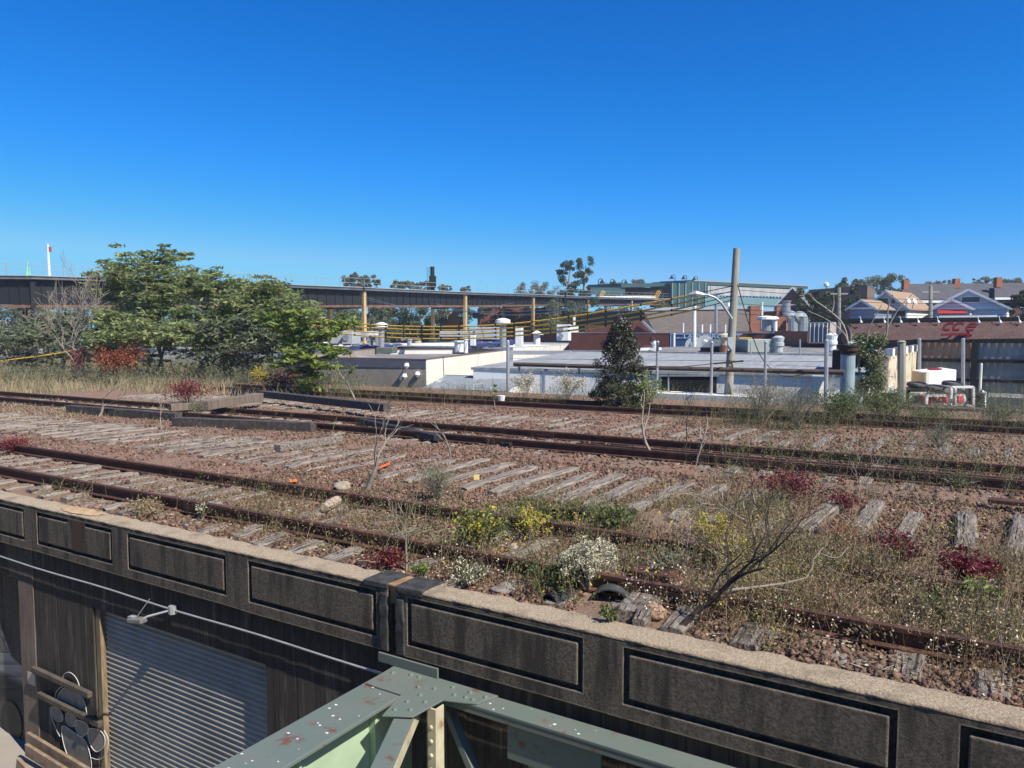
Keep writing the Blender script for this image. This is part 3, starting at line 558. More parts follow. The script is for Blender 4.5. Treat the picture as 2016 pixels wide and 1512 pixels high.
# ================================================================ the town beyond the deck
m_wwall = M('whitewashed wall', (.74, .72, .66), (.62, .6, .55), sc=1.5, rough=.9, c3=(.38, .36, .33), sc3=1.8, t3=(.6, .72))
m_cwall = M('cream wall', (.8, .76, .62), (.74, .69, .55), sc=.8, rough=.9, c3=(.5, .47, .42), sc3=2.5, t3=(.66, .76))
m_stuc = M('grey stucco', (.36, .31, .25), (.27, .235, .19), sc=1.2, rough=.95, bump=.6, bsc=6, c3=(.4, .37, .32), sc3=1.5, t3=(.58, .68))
m_groof = M('grey coated roof', (.31, .32, .315), (.225, .24, .245), sc=1.6, rz=TANG, st=(3, .4, 1), rough=.8, c3=(.42, .42, .41), sc3=1.2, st3=(2.5, .5, 1), t3=(.55, .7))
m_flat = M('flat roof felt', (.23, .225, .21), (.15, .145, .14), sc=.9, rough=.95, c3=(.4, .39, .37), sc3=.5, t3=(.58, .66))
m_brick = M('red brick', (.2, .07, .05), (.15, .055, .042), sc=2, rough=.9, brick=(.22, .075), rz=TANG)
m_obrick = M('orange brick', (.42, .17, .09), (.34, .13, .075), sc=2, rough=.9, brick=(.3, .1), rz=TANG)
m_copg = M('coping brick', (.13, .085, .07), (.2, .15, .12), sc=6, rough=.95)
m_shing = M('grey brown shingle', (.2, .165, .13), (.14, .115, .095), sc=5, rough=.95, brick=(.5, .18), rz=TANG)
m_rshing = M('purple brown shingle', (.15, .09, .075), (.105, .066, .06), sc=4, rough=.95, brick=(.45, .16), rz=TANG, bump=.5, bsc=12)
m_dark = M('dark opening', (.012, .013, .015), rough=.8)
m_acg = M('unit grey', (.45, .48, .48), (.37, .4, .4), sc=3, rough=.55)
m_wht = M('white and sunlit sides', (.8, .8, .77), (.7, .7, .67), sc=3, rough=.6)
m_galv2 = M('duct metal', (.42, .44, .44), (.3, .32, .33), sc=5, rough=.4, metal=.4)
m_blue = M('blue tarp', (.04, .055, .16), (.07, .09, .2), sc=3, rough=.5)
m_teal = M('station teal', (.045, .095, .1), (.035, .075, .08), sc=2, rough=.6)
m_tealp = M('pale station teal', (.15, .26, .26), (.12, .21, .21), sc=2, rough=.6)
m_steel = M('dark viaduct steel', (.008, .012, .017), (.012, .015, .018), sc=1, rough=.7)
m_rsteel = M('viaduct rust band', (.2, .11, .07), (.08, .05, .035), sc=2.5, rough=.85)
m_col = M('tan viaduct column', (.5, .36, .17), (.4, .27, .12), sc=2, rough=.8)
m_wood = M('weathered pole wood', (.36, .345, .28), (.25, .235, .19), sc=2, st=(5, 5, .5), rough=.95, bump=.4)
m_glass = M('window glass', (.03, .04, .05), rough=.15, spec=.6)
def V2(px, Y): return Vector((*fp(px, Y), 0))
def flatroof(name, label, cat, pts, ztop, wall, roof=m_flat, par=.3, th=.25, cop=m_copg, group=None):
    """flat roofed building on a footprint; walls, roof deck, parapet coping"""
    t = thing(name, label, cat, (pts[0][0], pts[0][1], 0), group)
    c = Vector((sum(p[0] for p in pts) / len(pts), sum(p[1] for p in pts) / len(pts))); inn = []
    n = len(pts)
    for i in range(n):
        p = Vector(pts[i][:2]); a = (Vector(pts[i][:2]) - Vector(pts[i - 1][:2])).normalized(); b = (Vector(pts[(i + 1) % n][:2]) - p).normalized()
        na = Vector((-a.y, a.x)); nb = Vector((-b.y, b.x)); m = (na + nb); m = m / max(.3, m.length_squared) * 2
        s = 1 if (c - p).dot(m) > 0 else -1
        inn.append(p + m * s * th)
    w = MB(); vs = [(p[0], p[1], -.1) for p in pts] + [(p[0], p[1], ztop - .06) for p in pts] + [(q.x, q.y, ztop - .06) for q in inn] + [(q.x, q.y, ztop - par) for q in inn]
    fs = [(i + k * n, (i + 1) % n + k * n, (i + 1) % n + (k + 1) * n, i + (k + 1) * n) for k in range(3) for i in range(n)]
    w.add(vs, fs); w.build('wall', wall, t)
    r = MB(); r.add([(q.x, q.y, ztop - par + .01) for q in inn], [tuple(range(n))]); r.build('roof', roof, t)
    cp = MB(); vs = []
    for z, e in ((ztop - .058, -.03), (ztop, -.03), (ztop, 1), (ztop - .058, 1)):
        vs += [((p[0] + (q.x - p[0]) * (e if e > 0 else 0) - (q.x - p[0]) * (.1 if e < 0 else 0)), (p[1] + (q.y - p[1]) * (e if e > 0 else 0) - (q.y - p[1]) * (.1 if e < 0 else 0)), z) for p, q in zip(pts, inn)]
    cp.add(vs, [(i + k * n, (i + 1) % n + k * n, (i + 1) % n + ((k + 1) % 4) * n, i + ((k + 1) % 4) * n) for k in range(4) for i in range(n)]); cp.build('coping', cop, t)
    return t
def panel_on(mb, p, q, z0, z1, off=.02, thick=.05):
    """a thin slab on the wall line p-q facing the camera"""
    p = Vector(p); q = Vector(q); x = (q - p).normalized(); nn = Vector((x.y, -x.x, 0))
    if nn.dot(p) > 0: nn = -nn
    a = p + nn * (off - thick); mb.hexa([Vector((v.x, v.y, z)) for z in (z0, z1) for v in (p + nn * (off - thick), p + nn * off, q + nn * off, q + nn * (off - thick))])
# --- stucco building with the long sunlit side
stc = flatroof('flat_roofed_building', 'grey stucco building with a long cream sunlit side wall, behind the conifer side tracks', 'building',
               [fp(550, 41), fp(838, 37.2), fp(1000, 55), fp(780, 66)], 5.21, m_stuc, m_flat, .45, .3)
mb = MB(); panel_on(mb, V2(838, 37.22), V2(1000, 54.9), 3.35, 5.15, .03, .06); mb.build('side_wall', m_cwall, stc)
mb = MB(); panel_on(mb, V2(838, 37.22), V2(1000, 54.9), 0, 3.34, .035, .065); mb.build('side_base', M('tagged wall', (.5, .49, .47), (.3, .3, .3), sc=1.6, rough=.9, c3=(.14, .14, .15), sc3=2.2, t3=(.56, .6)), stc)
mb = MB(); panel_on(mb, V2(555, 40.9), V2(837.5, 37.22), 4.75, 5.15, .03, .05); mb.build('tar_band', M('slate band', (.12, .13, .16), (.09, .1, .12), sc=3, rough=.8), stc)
flatroof('flat_roofed_building', 'low whitewashed building with reddish brick coping and blue tarps behind the stucco one', 'building', [fp(610, 78), fp(768, 58.5), fp(960, 60), fp(905, 95)], 5.15, m_wwall, m_flat, .5, .3)
flatroof('flat_roofed_building', 'long white roofed building behind the blue tarps, below the viaduct', 'building', [fp(560, 98), fp(1010, 78), fp(1160, 100), fp(740, 130)], 4.9, m_wwall, m_wht, .3, .3, m_wht)
# blue tarps, roof units
def unit(name, label, cat, px0, px1, py0, py1, Y, dep, mat, rz=-.15, legs=0, extra=None, group=None):
    a = atY(px0, py0, Y); b = atY(px1, py1, Y); w = abs(b.x - a.x); h = a.z - b.z; c = Vector(((a.x + b.x) / 2, Y + dep / 2, b.z))
    t = thing(name, label, cat, c, group); q = MB(); q.box(c + Vector((0, 0, legs)), w, dep, h - legs, rz); q.build('casing', mat, t, bev=.03)
    if legs:
        for i in (-1, 1): q = MB(); q.box(c + Vector((i * w * .4 * math.cos(rz), i * w * .4 * math.sin(rz), 0)), .08, dep * .8, legs, rz); q.build('leg', m_galv2, t)
    if extra == 'fan' or extra == 'fans':
        for zf_ in ((.3, .72) if extra == 'fans' else (.5,)):
            q = MB(); f = c + Vector((math.sin(rz), -math.cos(rz), 0)) * (dep / 2 + .01) + Vector((-w * .12, 0, legs + (h - legs) * zf_)); ax = Vector((math.sin(rz), -math.cos(rz), 0)); q.tube([f, f + ax * .03], min(w, h) * (.3 if extra == 'fan' else .2), 14); q.build('fan_grille', m_galv2, t)
    if extra == 'panel':
        q = MB(); f = c + Vector((math.sin(rz), -math.cos(rz), 0)) * (dep / 2 + .015) + Vector((w * .2, 0, legs + .1)); q.box(f, w * .4, .03, (h - legs) * .8, rz); q.build('access_panel', m_acg, t)
    return t
for k, (a, b, c, d, Y, lab) in enumerate(((688, 775, 681, 690, 61, 'crumpled blue tarp on the low roof beside the two large roof units'), (900, 990, 674, 684, 66, 'blue tarp on the roof left of the tall white vent box'), (985, 1025, 671, 680, 64, 'small blue tarp patch on the roof below the conical vent'))):
    p0 = atY(a, d, Y); p1 = atY(b, c, Y); q = MB(); n = 10; vs = [Vector((p0.x + (p1.x - p0.x) * i / n, Y + j * 1.2, p0.z + .35 + .25 * noise.noise((i * .9, j * .9, k * 7)))) for j in range(6) for i in range(n + 1)]
    vs += [v - Vector((0, 0, .3)) for v in vs]; m = 6 * (n + 1); fs = [(j * (n + 1) + i, j * (n + 1) + i + 1, (j + 1) * (n + 1) + i + 1, (j + 1) * (n + 1) + i) for j in range(5) for i in range(n)]
    fs += [tuple(m + x for x in f[::-1]) for f in fs] + [(i + 1, i, m + i, m + i + 1) for i in range(n)]
    q.add(vs, fs); tag(q.build('blue_tarp', m_blue), lab, 'tarp')
unit('roof_unit', 'grey rooftop air unit nearest to the leafy tree', 'air unit', 652, 680, 651, 680, 58, 1.6, m_acg, extra='panel', legs=.12)
unit('roof_unit', 'grey rooftop air unit with a round sticker right of the one nearest to the tree', 'air unit', 676, 698, 652, 681, 57, 1.8, m_acg, extra='fan', legs=.12)
unit('roof_unit', 'darker grey rooftop unit under the first viaduct column', 'air unit', 700, 726, 652, 672, 62, 1.8, m_acg, legs=.3)
unit('roof_unit', 'white rooftop vent hood on legs beside the capped pipe', 'air unit', 726, 743, 653, 681, 60, 1.0, m_wht, legs=.8)
unit('roof_unit', 'wide greenish grey rooftop unit under the sagging cables', 'air unit', 868, 938, 652, 668, 63, 2.2, m_acg, legs=.2, extra='panel')
unit('roof_unit', 'big square greenish rooftop unit left of the tall capped pipe', 'air unit', 938, 985, 644, 672, 62, 2.2, m_acg, legs=.15, extra='panel')
unit('roof_unit', 'tall white vent box right of the capped pipe', 'vent', 1016, 1029, 643, 682, 58, 1.0, m_wht)
unit('roof_unit', 'small white wall box hanging below the wide greenish unit', 'vent', 926, 936, 660, 681, 61, .5, m_wht)
unit('roof_unit', 'twin fan white condenser on the roof left of the conifer', 'air unit', 1099, 1123, 639, 671, 56, .9, m_wht, -.3, extra='fans')
unit('roof_unit', 'low dark green roof box on the stucco building coping', 'vent', 742, 776, 684, 696, 46, 1.0, M('dark green box', (.1, .12, .1), (.14, .16, .13), sc=3, rough=.8))
def pipe(label, px, py0, py1, Y, r, mat=m_galv2, cap=None, name='vent_pipe', group=None):
    a = atY(px, py1, Y); b = atY(px, py0, Y); q = MB(); q.tube([a, b], r, 12); t = thing(name, label, 'vent pipe', a, group); q.build('stack', mat, t)
    q = MB()
    if cap == 'mush': q.tube([b + Vector((0, 0, z)) for z in (0, .05, .28, .4)], [r * 1.9, r * 2.2, r * 2.1, r * .6], 14)
    elif cap == 'cone': q.tube([b + Vector((0, 0, z)) for z in (0, .06, .3)], [r * 1.9, r * 1.9, r * .2], 14)
    else: q.tube([b - Vector((0, 0, .05)), b + Vector((0, 0, .05))], r * 1.25, 12)
    q.build('cap', m_wht if cap else mat, t); return t
pipe('capped grey vent pipe standing by the white hood under the first column', 751, 645, 684, 58, .22, cap='mush')
pipe('tall grey vent pipe with a broad white cap in the middle of the roofs', 990, 637, 682, 57, .26, cap='mush')
pipe('short conical roof vent left of the twin fan condenser', 1057, 659, 678, 56, .25, m_wht, 'cone')
pipe('small roof vent on the white coping by the sagging cables', 806, 668, 680, 58, .18, m_acg)
pipe('squat yellowish roof cap by the white coping', 821, 667, 676, 60, .35, m_cream)
pipe('white chimney stub on the side wall of the stucco building', 905, 672, 693, 50, .35, m_wht)
pipe('thin vent pipe beside the white chimney stub', 917, 668, 695, 49, .14, m_wht)
# low lean-to with ribbed roof, wall lamps
t = thing('lean_to_shed', 'low lean-to with ribbed grey metal roof below the cream side wall', 'shed', V2(830, 33.5))
a, b = V2(828, 36.4), V2(996, 34.4); dv = (b - a).normalized(); up = Vector((-dv.y, dv.x, 0)); q = MB(); n = 60; z1, z0 = zf(741, 38), zf(768, 35.4)
vs = []
for i in range(n + 1):
    p = a + (b - a) * i / n; e = .03 if i % 2 else 0; vs += [p + Vector((0, 0, z0 + e)), p + up * 2.2 + Vector((0, 0, z1 + e))]
q.add(vs, [(2 * i, 2 * i + 2, 2 * i + 3, 2 * i + 1) for i in range(n)]); q.build('roof', M('ribbed roof', (.22, .25, .265), (.17, .195, .21), sc=2, rough=.6, c3=(.42, .44, .44), sc3=1.5, t3=(.6, .7)), t)
q = MB(); q.prism([a + up * .1, b + up * .1, b + up * 2.1, a + up * 2.1], -.1, [z0 - .02, z0 - .02, z1 - .05, z1 - .05]); q.build('wall', m_wwall, t)
q = MB(); q.beam(a + up * 2.25 + Vector((0, 0, z1)), b + up * 2.25 + Vector((0, 0, z1)), .12, .12); q.build('ridge_trim', m_galv2, t)
for px, py, l in ((801, 721, 'upper white wall lamp on the stucco front'), (797, 742, 'lower white wall lamp on the stucco front'), (822, 738, 'white wall lamp at the corner of the stucco front')):
    c = atY(px, py, 37.4); t = thing('wall_lamp', l, 'lamp', c); q = MB(); q.tube([c + Vector((0, -.1, .16)), c + Vector((0, -.12, 0)), c + Vector((0, -.14, -.12))], [.1, .14, .04], 10); q.build('lamp_shade', m_wht, t); q = MB(); q.tube([c + Vector((0, .6, .1)), c + Vector((0, -.1, .12))], .03, 6); q.build('bracket', m_galv2, t)
# --- warehouse with the long grey roof
def TD2(s, d, z): return Vector((*(TD * s + ND * d).xy, z))
wh = thing('warehouse', 'warehouse with long pale grey sloping roof and a wide dark opening', 'building', TD2(10, 34, 0))
sL, sR = 21.5, 4.35; dE, dL, dR = 33.6, 30.5, 41.0; zE, zR = 4.8, 5.32; WA = TD2(sR, dE + .03, 0); WN = (TD2(sL, dL + .03, 0) - WA).normalized(); WN = Vector((WN.y, -WN.x, 0)); WN = WN if WN.dot(WA) > 0 else -WN
q = MB(); q.hexa([TD2(s, d, z) for dz in (-.12, 0) for s, d, z in ((sL, dL, zE + dz), (sL, dR, zR + dz), (sR, dR, zR + dz), (sR, dE, zE + dz))]); q.build('roof', m_groof, wh)
q = MB(); q.hexa([TD2(s, d, z) for z in (-.1, zE - .13) for s, d in ((sL - .1, dL + .05), (sL - .1, 60), (sR + .1, 60), (sR + .1, dE + .15))]); q.build('wall', M('pale warehouse wall', (.85, .84, .8), (.76, .75, .72), sc=.8, rough=.9, c3=(.45, .45, .45), sc3=1.2, t3=(.6, .75)), wh)
q = MB(); q.hexa([TD2(s, d, z) for z in (zE, zR - .02) for s, d in ((sL - .2, dR + .02), (sL - .2, 66), (sR + .2, 66), (sR + .2, dR + .02))]); q.build('flat_roof', m_flat, wh)
q = MB(); q.hexa([TD2(s, d, z) for z in (zR - .1, zR + .08) for s, d in ((sL, dR - .05), (sL, dR + .25), (sR, dR + .25), (sR, dR - .05))]); q.build('ridge_kerb', m_groof, wh)
def atpl(px, py): r = ray(px, py); return CAM + r * ((WA - CAM).dot(WN) / r.dot(WN))
def on_face(px0, px1, py0, py1, off): return [atpl(x, y) - WN * off for x, y in ((px0, py1), (px1, py1), (px1, py0), (px0, py0))]
q = MB(); q.extr(on_face(1303, 1411, 741, 775, .02), WN * -.03); q.build('opening', m_dark, wh)
q = MB(); q.extr(on_face(1298, 1416, 737, 741, .02), WN * -.08); q.build('lintel', m_groof, wh)
q = MB(); q.extr([atd(1010, 698, dR + .6), atd(1170, 698, dR + .6), atd(1170, 690, dR + .6), atd(1010, 690, dR + .6)], ND * -.3); q.build('back_parapet', m_wwall, wh)
t = thing('white_wall', 'small white block with jagged peeling side at the right end of the warehouse', 'wall', TD2(3.8, 33, 0)); a = atY(1604, 795, 31); q = MB(); q.prism([fp(1603, 31), fp(1628, 31), fp(1647, 33.5), fp(1615, 34)], 0, zf(744, 31)); q.build('wall_block', m_wwall, t); q = MB(); q.prism([fp(1600, 30.9), fp(1630, 30.9), fp(1650, 33.8), fp(1612, 34.2)], zf(744, 31), zf(741, 31)); q.build('cap', m_wht, t)
# far coping of the deck and its pipe railing
q = MB(); q.tbox(7.2, 11.5, 28.0, 29.2, -4.3, -.04); tag(q.build('coping_wall', m_cwall), 'cream topped low wall at the far edge of the deck by the utility pole', 'wall')
q = MB(); q.tbox(-6, 2.6, 27.5, 28.2, -4.3, -.1); tag(q.build('coping_wall', m_conc), 'weathered grey low wall at the far edge of the deck, below the yard', 'wall')
rl = thing('pipe_rail', 'long brown pipe on brackets running along the far edge of the deck', 'pipe', T(14, 28.4, 1))
A = [atd(x, y, 28.6) for x, y in ((1012, 717), (1150, 721), (1300, 725), (1440, 728), (1560, 731), (1662, 733))]
q = MB(); q.tube(A, .09, 8); q.build('pipe_run', M('brown pipe', (.12, .09, .07), (.08, .06, .05), sc=4, rough=.8), rl)
for px, py in ((1022, 718), (1140, 721), (1281, 725)):
    p = atd(px, py, 28.6); q = MB(); q.tube([p, p - Vector((0, 0, .3))], .025, 6); q.tube([p - Vector((.12, 0, 0)), p - Vector((0, 0, .2)), p + Vector((.12, 0, 0))], .015, 5); q.build('hanger', m_dkrust, rl)
posts = ((1000, 673, 768, 'leftmost'), (1293, 675, 780, 'right of the conifer'), (1400, 676, 785, 'between the conifer and the utility pole'), (1506, 675, 788, 'just right of the utility pole'), (1626, 672, 796, 'left of the steel stack'))
for px, y0, y1, l in posts:
    a, b = atd(px, y1, 28.3), atd(px + (1.5 if px > 1200 else 0), y0, 28.3); a.z -= .6
    q = MB(); q.tube([a, b], .055 if px not in (1000, 1626) else .075, 8); t = thing('fence_post', 'galvanised fence post at the far deck edge, ' + l, 'post', a, 'fence posts along the far deck edge'); q.build('post_tube', m_galv, t); q = MB(); q.tube([b, b + Vector((0, 0, .03)), b + Vector((0, 0, .08))], [.07, .07, .03], 8); q.build('post_cap', m_galv, t)
for px, y0, y1, l in ((1065, 730, 770, 'thin rusty stake between the fence posts left of the conifer'), (1147, 735, 772, 'thin grey stake standing close by the conifer'), (1316, 735, 780, 'short thin stake in front of the dark opening'), (1478, 673, 700, 'thin rod standing on the warehouse roof ridge'), (1575, 668, 700, 'thin dark rod on the warehouse roof near the round vents')):
    Y = 28.6 if y1 > 720 else 36; a, b = atd(px, y1, Y), atd(px, y0, Y); q = MB(); q.tube([a, b], .03, 6); tag(q.build('stake', m_galv), l, 'stake')
def wire(label, pts, r=.012, mat=None, name='wire', sag=0, n=24, group=None):
    P = [Vector(p) for p in pts]; out = []
    if len(P) == 2: out = [P[0] + (P[1] - P[0]) * i / n - Vector((0, 0, sag * 4 * (i / n) * (1 - i / n))) for i in range(n + 1)]
    else: out = [Vector(v) for v in curve_px([tuple(p) for p in P], False, 8)]
    q = MB(); q.tube(out, r, 4); return tag(q.build(name, mat or m_dkrust), label, 'wire', group)
for k, (ya, yb) in enumerate(((706, 712), (734, 742))): wire(['upper thin fence wire strung between the galvanised posts', 'lower thin fence wire strung between the galvanised posts'][k], [atd(1000, ya, 28.3), atd(1293, ya + 3, 28.3), atd(1506, ya + 5, 28.3), atd(1626, yb, 28.3)], .01)
wire('dark cable hanging from the utility pole over the right part of the warehouse roof', [atY(1452, 560, 28), atY(1475, 640, 28.2), atY(1500, 705, 28.4), atY(1540, 740, 28.6), atY(1590, 735, 28.6)], .02)
wire('thin cable running from the utility pole left along the pipe rail', [atY(1436, 712, 28), atY(1340, 722, 28.3), atY(1250, 722, 28.5)], .018)
# --- utility pole with curved street light arm
up_ = thing('utility_pole', 'thick weathered wooden utility pole with a cut top', 'pole', atY(1433, 800, 28.5))
a, b = atY(1430, 850, 29), atY(1450.5, 489, 29); q = MB(); q.tube([a + (b - a) * i / 8 for i in range(9)], [.172 - .0055 * i for i in range(9)], 16); q.build('pole_shaft', m_wood, up_)
a_ = atY(1437, 690, 28.78); q = MB(); q.box(a_, .2, .12, .5); q.build('pole_box', m_acg, up_)
arm = [atY(x, y, 28.6) for x, y in ((1441, 628), (1432, 614), (1420, 596), (1408, 586), (1395, 581), (1386, 580))]
q = MB(); q.tube(arm, [.055, .05, .05, .045, .045, .04], 8); q.build('lamp_arm', m_galv, up_); q = MB(); q.tube([arm[-1], arm[-1] + Vector((-.3, 0, .03)), arm[-1] + Vector((-.55, 0, .0))], [.06, .12, .05], 8); q.build('lamp_head', m_galv, up_)
q = MB(); c = atY(1437, 716, 28.7); q.beam(c + Vector((-.6, 0, 0)), c + Vector((.5, 0, .1)), .05, .06); q.build('cable_bracket', m_dkrust, up_)
# four yellow sleeved cables
m_yel = M('yellow sleeve', (.8, .47, .05), (.68, .4, .07), sc=3, rough=.5)
lines = [[(440, 585), (548, 614), (660, 632), (760, 641), (880, 643), (1000, 638), (1120, 624), (1240, 604), (1340, 585), (1400, 572), (1444, 563)],
         [(470, 603), (560, 625), (660, 640), (760, 647), (880, 650), (1000, 646), (1120, 634), (1240, 616), (1340, 597), (1400, 583), (1444, 573)],
         [(450, 598), (560, 628), (660, 647), (760, 656), (880, 658), (1000, 654), (1120, 643), (1240, 626), (1340, 607), (1400, 592), (1444, 582)],
         [(470, 614), (570, 640), (660, 655), (760, 664), (880, 667), (1000, 662), (1120, 651), (1240, 634), (1340, 616), (1400, 601), (1444, 590)]]
for k, ln in enumerate(lines):
    pts = [atY(x, y, 28.75 + max(0, (1444 - x)) * .019) for x, y in ln]; P = [Vector(v) for v in curve_px([tuple(p) for p in pts], False, 10)]
    t = thing('sleeved_cable', ['uppermost of the four yellow sleeved cables sagging to the utility pole', 'second from top of the four yellow sleeved cables', 'third from top of the four yellow sleeved cables', 'lowest of the four yellow sleeved cables sagging over the roofs'][k], 'cable', P[0], 'yellow sleeved cables')
    q = MB(); q.tube(P, .016, 5); q.build('conductor', m_dkrust, t)
    L = 0; seg = []; lim = .8; cut = int(len(P) * .9)
    for i in range(0, cut - 3, 3):
        q = MB(); q.tube([P[i] + (P[i + 1] - P[i]) * .15, P[i + 1], P[i + 2], P[i + 3] - (P[i + 3] - P[i + 2]) * .15], .035, 6); q.build('yellow_sleeve', m_yel, t)
        if i % 6 == 0: q = MB(); q.tube([P[i] - (P[i + 1] - P[i]) * .12, P[i] + (P[i + 1] - P[i]) * .13], .05, 6); q.build('spacer_clip', m_black, t)
pts = [atY(x, y, Y) for x, y, Y in ((-60, 722, 46), (0, 711, 46), (110, 696, 46), (230, 672, 46.5), (330, 650, 46.5), (400, 627, 46.5), (470, 606, 46.5))]; P = [Vector(v) for v in curve_px([tuple(p) for p in pts], False, 8)]
q = MB(); q.tube(P, .03, 6); tag(q.build('sleeved_cable', m_yel), 'single yellow sleeved cable crossing the leafy trees on the left', 'cable')
# ================================================================ elevated viaduct
vd = thing('rail_viaduct', 'long dark steel elevated railway viaduct on tan columns crossing behind the roofs', 'viaduct', (-20, 95, 0))
nodes = [(-330, 58), (60, 75), (420, 86), (712, 95), (912, 112), (1046, 128), (1154, 143), (1240, 158), (1300, 170), (1345, 180), (1600, 250)]
tops = [547, 550, 561, 572, 580, 584, 588, 590, 591, 592, 596]; bots = [606, 606, 606, 605, 605, 603, 602, 601, 601, 601, 606]
nd = [Vector((*fp(x, Y), 0)) for x, Y in nodes]
for i in range(len(nd) - 1):
    p, q_ = nd[i].copy(), nd[i + 1].copy(); zt0, zt1 = zf(tops[i], nodes[i][1]), zf(tops[i + 1], nodes[i + 1][1]); zb0, zb1 = zf(bots[i], nodes[i][1]), zf(bots[i + 1], nodes[i + 1][1])
    x = (q_ - p).normalized(); nn = Vector((-x.y, x.x, 0)); Z = lambda v, z: Vector((v.x, v.y, z))
    for off, nm in ((0, 'girder'), (5.5, 'girder')):
        a, b = p + nn * off, q_ + nn * off; m = MB(); m.hexa([Z(a, zb0 + .3), Z(a + nn * .12, zb0 + .3), Z(b + nn * .12, zb1 + .3), Z(b, zb1 + .3), Z(a, zt0), Z(a + nn * .12, zt0), Z(b + nn * .12, zt1), Z(b, zt1)])
        if off == 0:
            k = 16
            for j in range(1, k):
                c = a + (b - a) * j / k; zz0 = zb0 + (zb1 - zb0) * j / k; zz1 = zt0 + (zt1 - zt0) * j / k; m.hexa([Z(c + x * u + nn * v, z) for z in (zz0 + .3, zz1) for u, v in ((-.05, -.12), (.05, -.12), (.05, -.003), (-.05, -.003))])
        m.build(nm, m_steel, vd)
    m = MB(); m.hexa([Z(p + nn * v, z) for z, v in ((zb0, -.2), (zb0, .3))] + [Z(q_ + nn * v, zb1) for v in (.3, -.2)] + [Z(p + nn * v, zb0 + .28) for v in (-.2, .3)] + [Z(q_ + nn * v, zb1 + .28) for v in (.3, -.2)]); m.build('flange', m_rsteel, vd)
    m = MB(); m.hexa([Z(p + nn * -.6, zt0 + .005), Z(p + nn * 7, zt0 + .005), Z(q_ + nn * 7, zt1 + .005), Z(q_ + nn * -.6, zt1 + .005)] + [Z(p + nn * -.6, zt0 + .3), Z(p + nn * 7, zt0 + .3), Z(q_ + nn * 7, zt1 + .3), Z(q_ + nn * -.6, zt1 + .3)]); m.build('deck_slab', M('deck edge', (.13, .14, .15), (.08, .09, .1), sc=1, rough=.9) if i == 0 else bpy.data.materials['deck edge'], vd)
    m = MB(); m.hexa([Z(p + nn * v, z) for v, z in ((-.72, zt0 + .31), (-.6, zt0 + .31))] + [Z(q_ + nn * v, zt1 + .31) for v in (-.6, -.72)] + [Z(p + nn * v, zt0 + .4) for v in (-.72, -.6)] + [Z(q_ + nn * v, zt1 + .4) for v in (-.6, -.72)]); m.build('walkway_edge', m_galv, vd)
    rh = 1.15; k = max(3, int((q_ - p).length / 2.6)); m = MB()
    for j in range(k):
        c = p + (q_ - p) * j / k - nn * .55; z = zt0 + (zt1 - zt0) * j / k + .3; m.tube([Z(c, z), Z(c, z + rh)], .03, 4)
    for r_ in (.6, 1.15): m.tube([Z(p - nn * .55, zt0 + .3 + r_), Z(q_ - nn * .55, zt1 + .3 + r_)], .028, 4)
    m.build('railing', M('rail grey', (.3, .31, .31), rough=.6) if i == 0 else bpy.data.materials['rail grey'], vd)
    if 0 < i < 8:
        w_ = .42
        for off in (0, 6):
            c = p + nn * off; m = MB(); m.box(Z(c - nn * .15 + x * .3, 0), w_, w_, zt0 - .1, math.atan2(x.y, x.x)); m.build('column', m_col if i > 1 else m_steel, vd)
        m = MB(); m.hexa([Z(c_ + x * u, z) for z in (zb0 - .15, zt0 - .15) for c_, u in ((p + nn * .35, -.35), (p + nn * 5.6, -.35), (p + nn * 5.6, .35), (p + nn * .35, .35))]); m.build('cross_beam', m_steel, vd)
# platform station
st_ = thing('station', 'teal elevated station with dark canopies at the far end of the viaduct', 'station', V2(1350, 185))
def slab(nm, px0, Y0, px1, Y1, py0, py1, mat, dep=.3, par=st_, py0b=None, py1b=None):
    a, b = V2(px0, Y0), V2(px1, Y1); x = (b - a).normalized(); nn = Vector((-x.y, x.x, 0)) * dep; za0, za1, zb0, zb1 = zf(py1, Y0), zf(py0, Y0), zf(py1b or py1, Y1), zf(py0b or py0, Y1)
    q = MB(); q.hexa([Vector((v.x, v.y, z)) for v, z in ((a, za0), (a + nn, za0), (b + nn, zb0), (b, zb0), (a, za1), (a + nn, za1), (b + nn, zb1), (b, zb1))]); return q.build(nm, mat, par)
slab('windscreen', 1162, 148, 1230, 160, 566, 580, m_teal, .3); slab('platform_edge', 1180, 149, 1290, 168, 583, 592, m_wht, .4); slab('platform_edge', 1225, 160, 1290, 168, 582, 590, M('plywood', (.4, .28, .17), rough=.9), .2)
slab('windscreen', 1228, 162, 1328, 178, 566, 592, m_dark, .3); slab('canopy', 1222, 158, 1330, 178, 558, 566, m_teal, 8, py0b=557, py1b=563)
slab('tower_wall', 1320, 172, 1388, 180, 558, 604, m_teal, 6)
for k in range(6): slab('mullion', 1322 + k * 13, 171.5 + k * 1.6, 1324 + k * 13, 171.8 + k * 1.6, 557, 606, m_tealp, .3)
slab('platform_wall', 1380, 181, 1570, 232, 583, 602, m_tealp, 1.0, py0b=589, py1b=604); slab('windscreen', 1382, 183, 1580, 236, 562, 581, M('windscreen panel', (.42, .42, .4), (.3, .3, .29), sc=.3, rough=.7), .3, py0b=571, py1b=585)
for k in range(30):
    f = k / 29; x_ = 1384 + 190 * f; Y_ = 182.5 + 52 * f; slab('mullion', x_, Y_, x_ + (3 if k % 5 == 0 else 1.5), Y_ + .6, 561 + 8 * f, 603 - 1 * f, m_teal, .2)
slab('canopy', 1350, 178, 1588, 238, 553, 559, m_teal, 9, py0b=564, py1b=569); slab('canopy_roof', 1365, 181, 1590, 238, 551, 553, M('canopy top', (.3, .31, .3), rough=.7), 9, py0b=562, py1b=564)
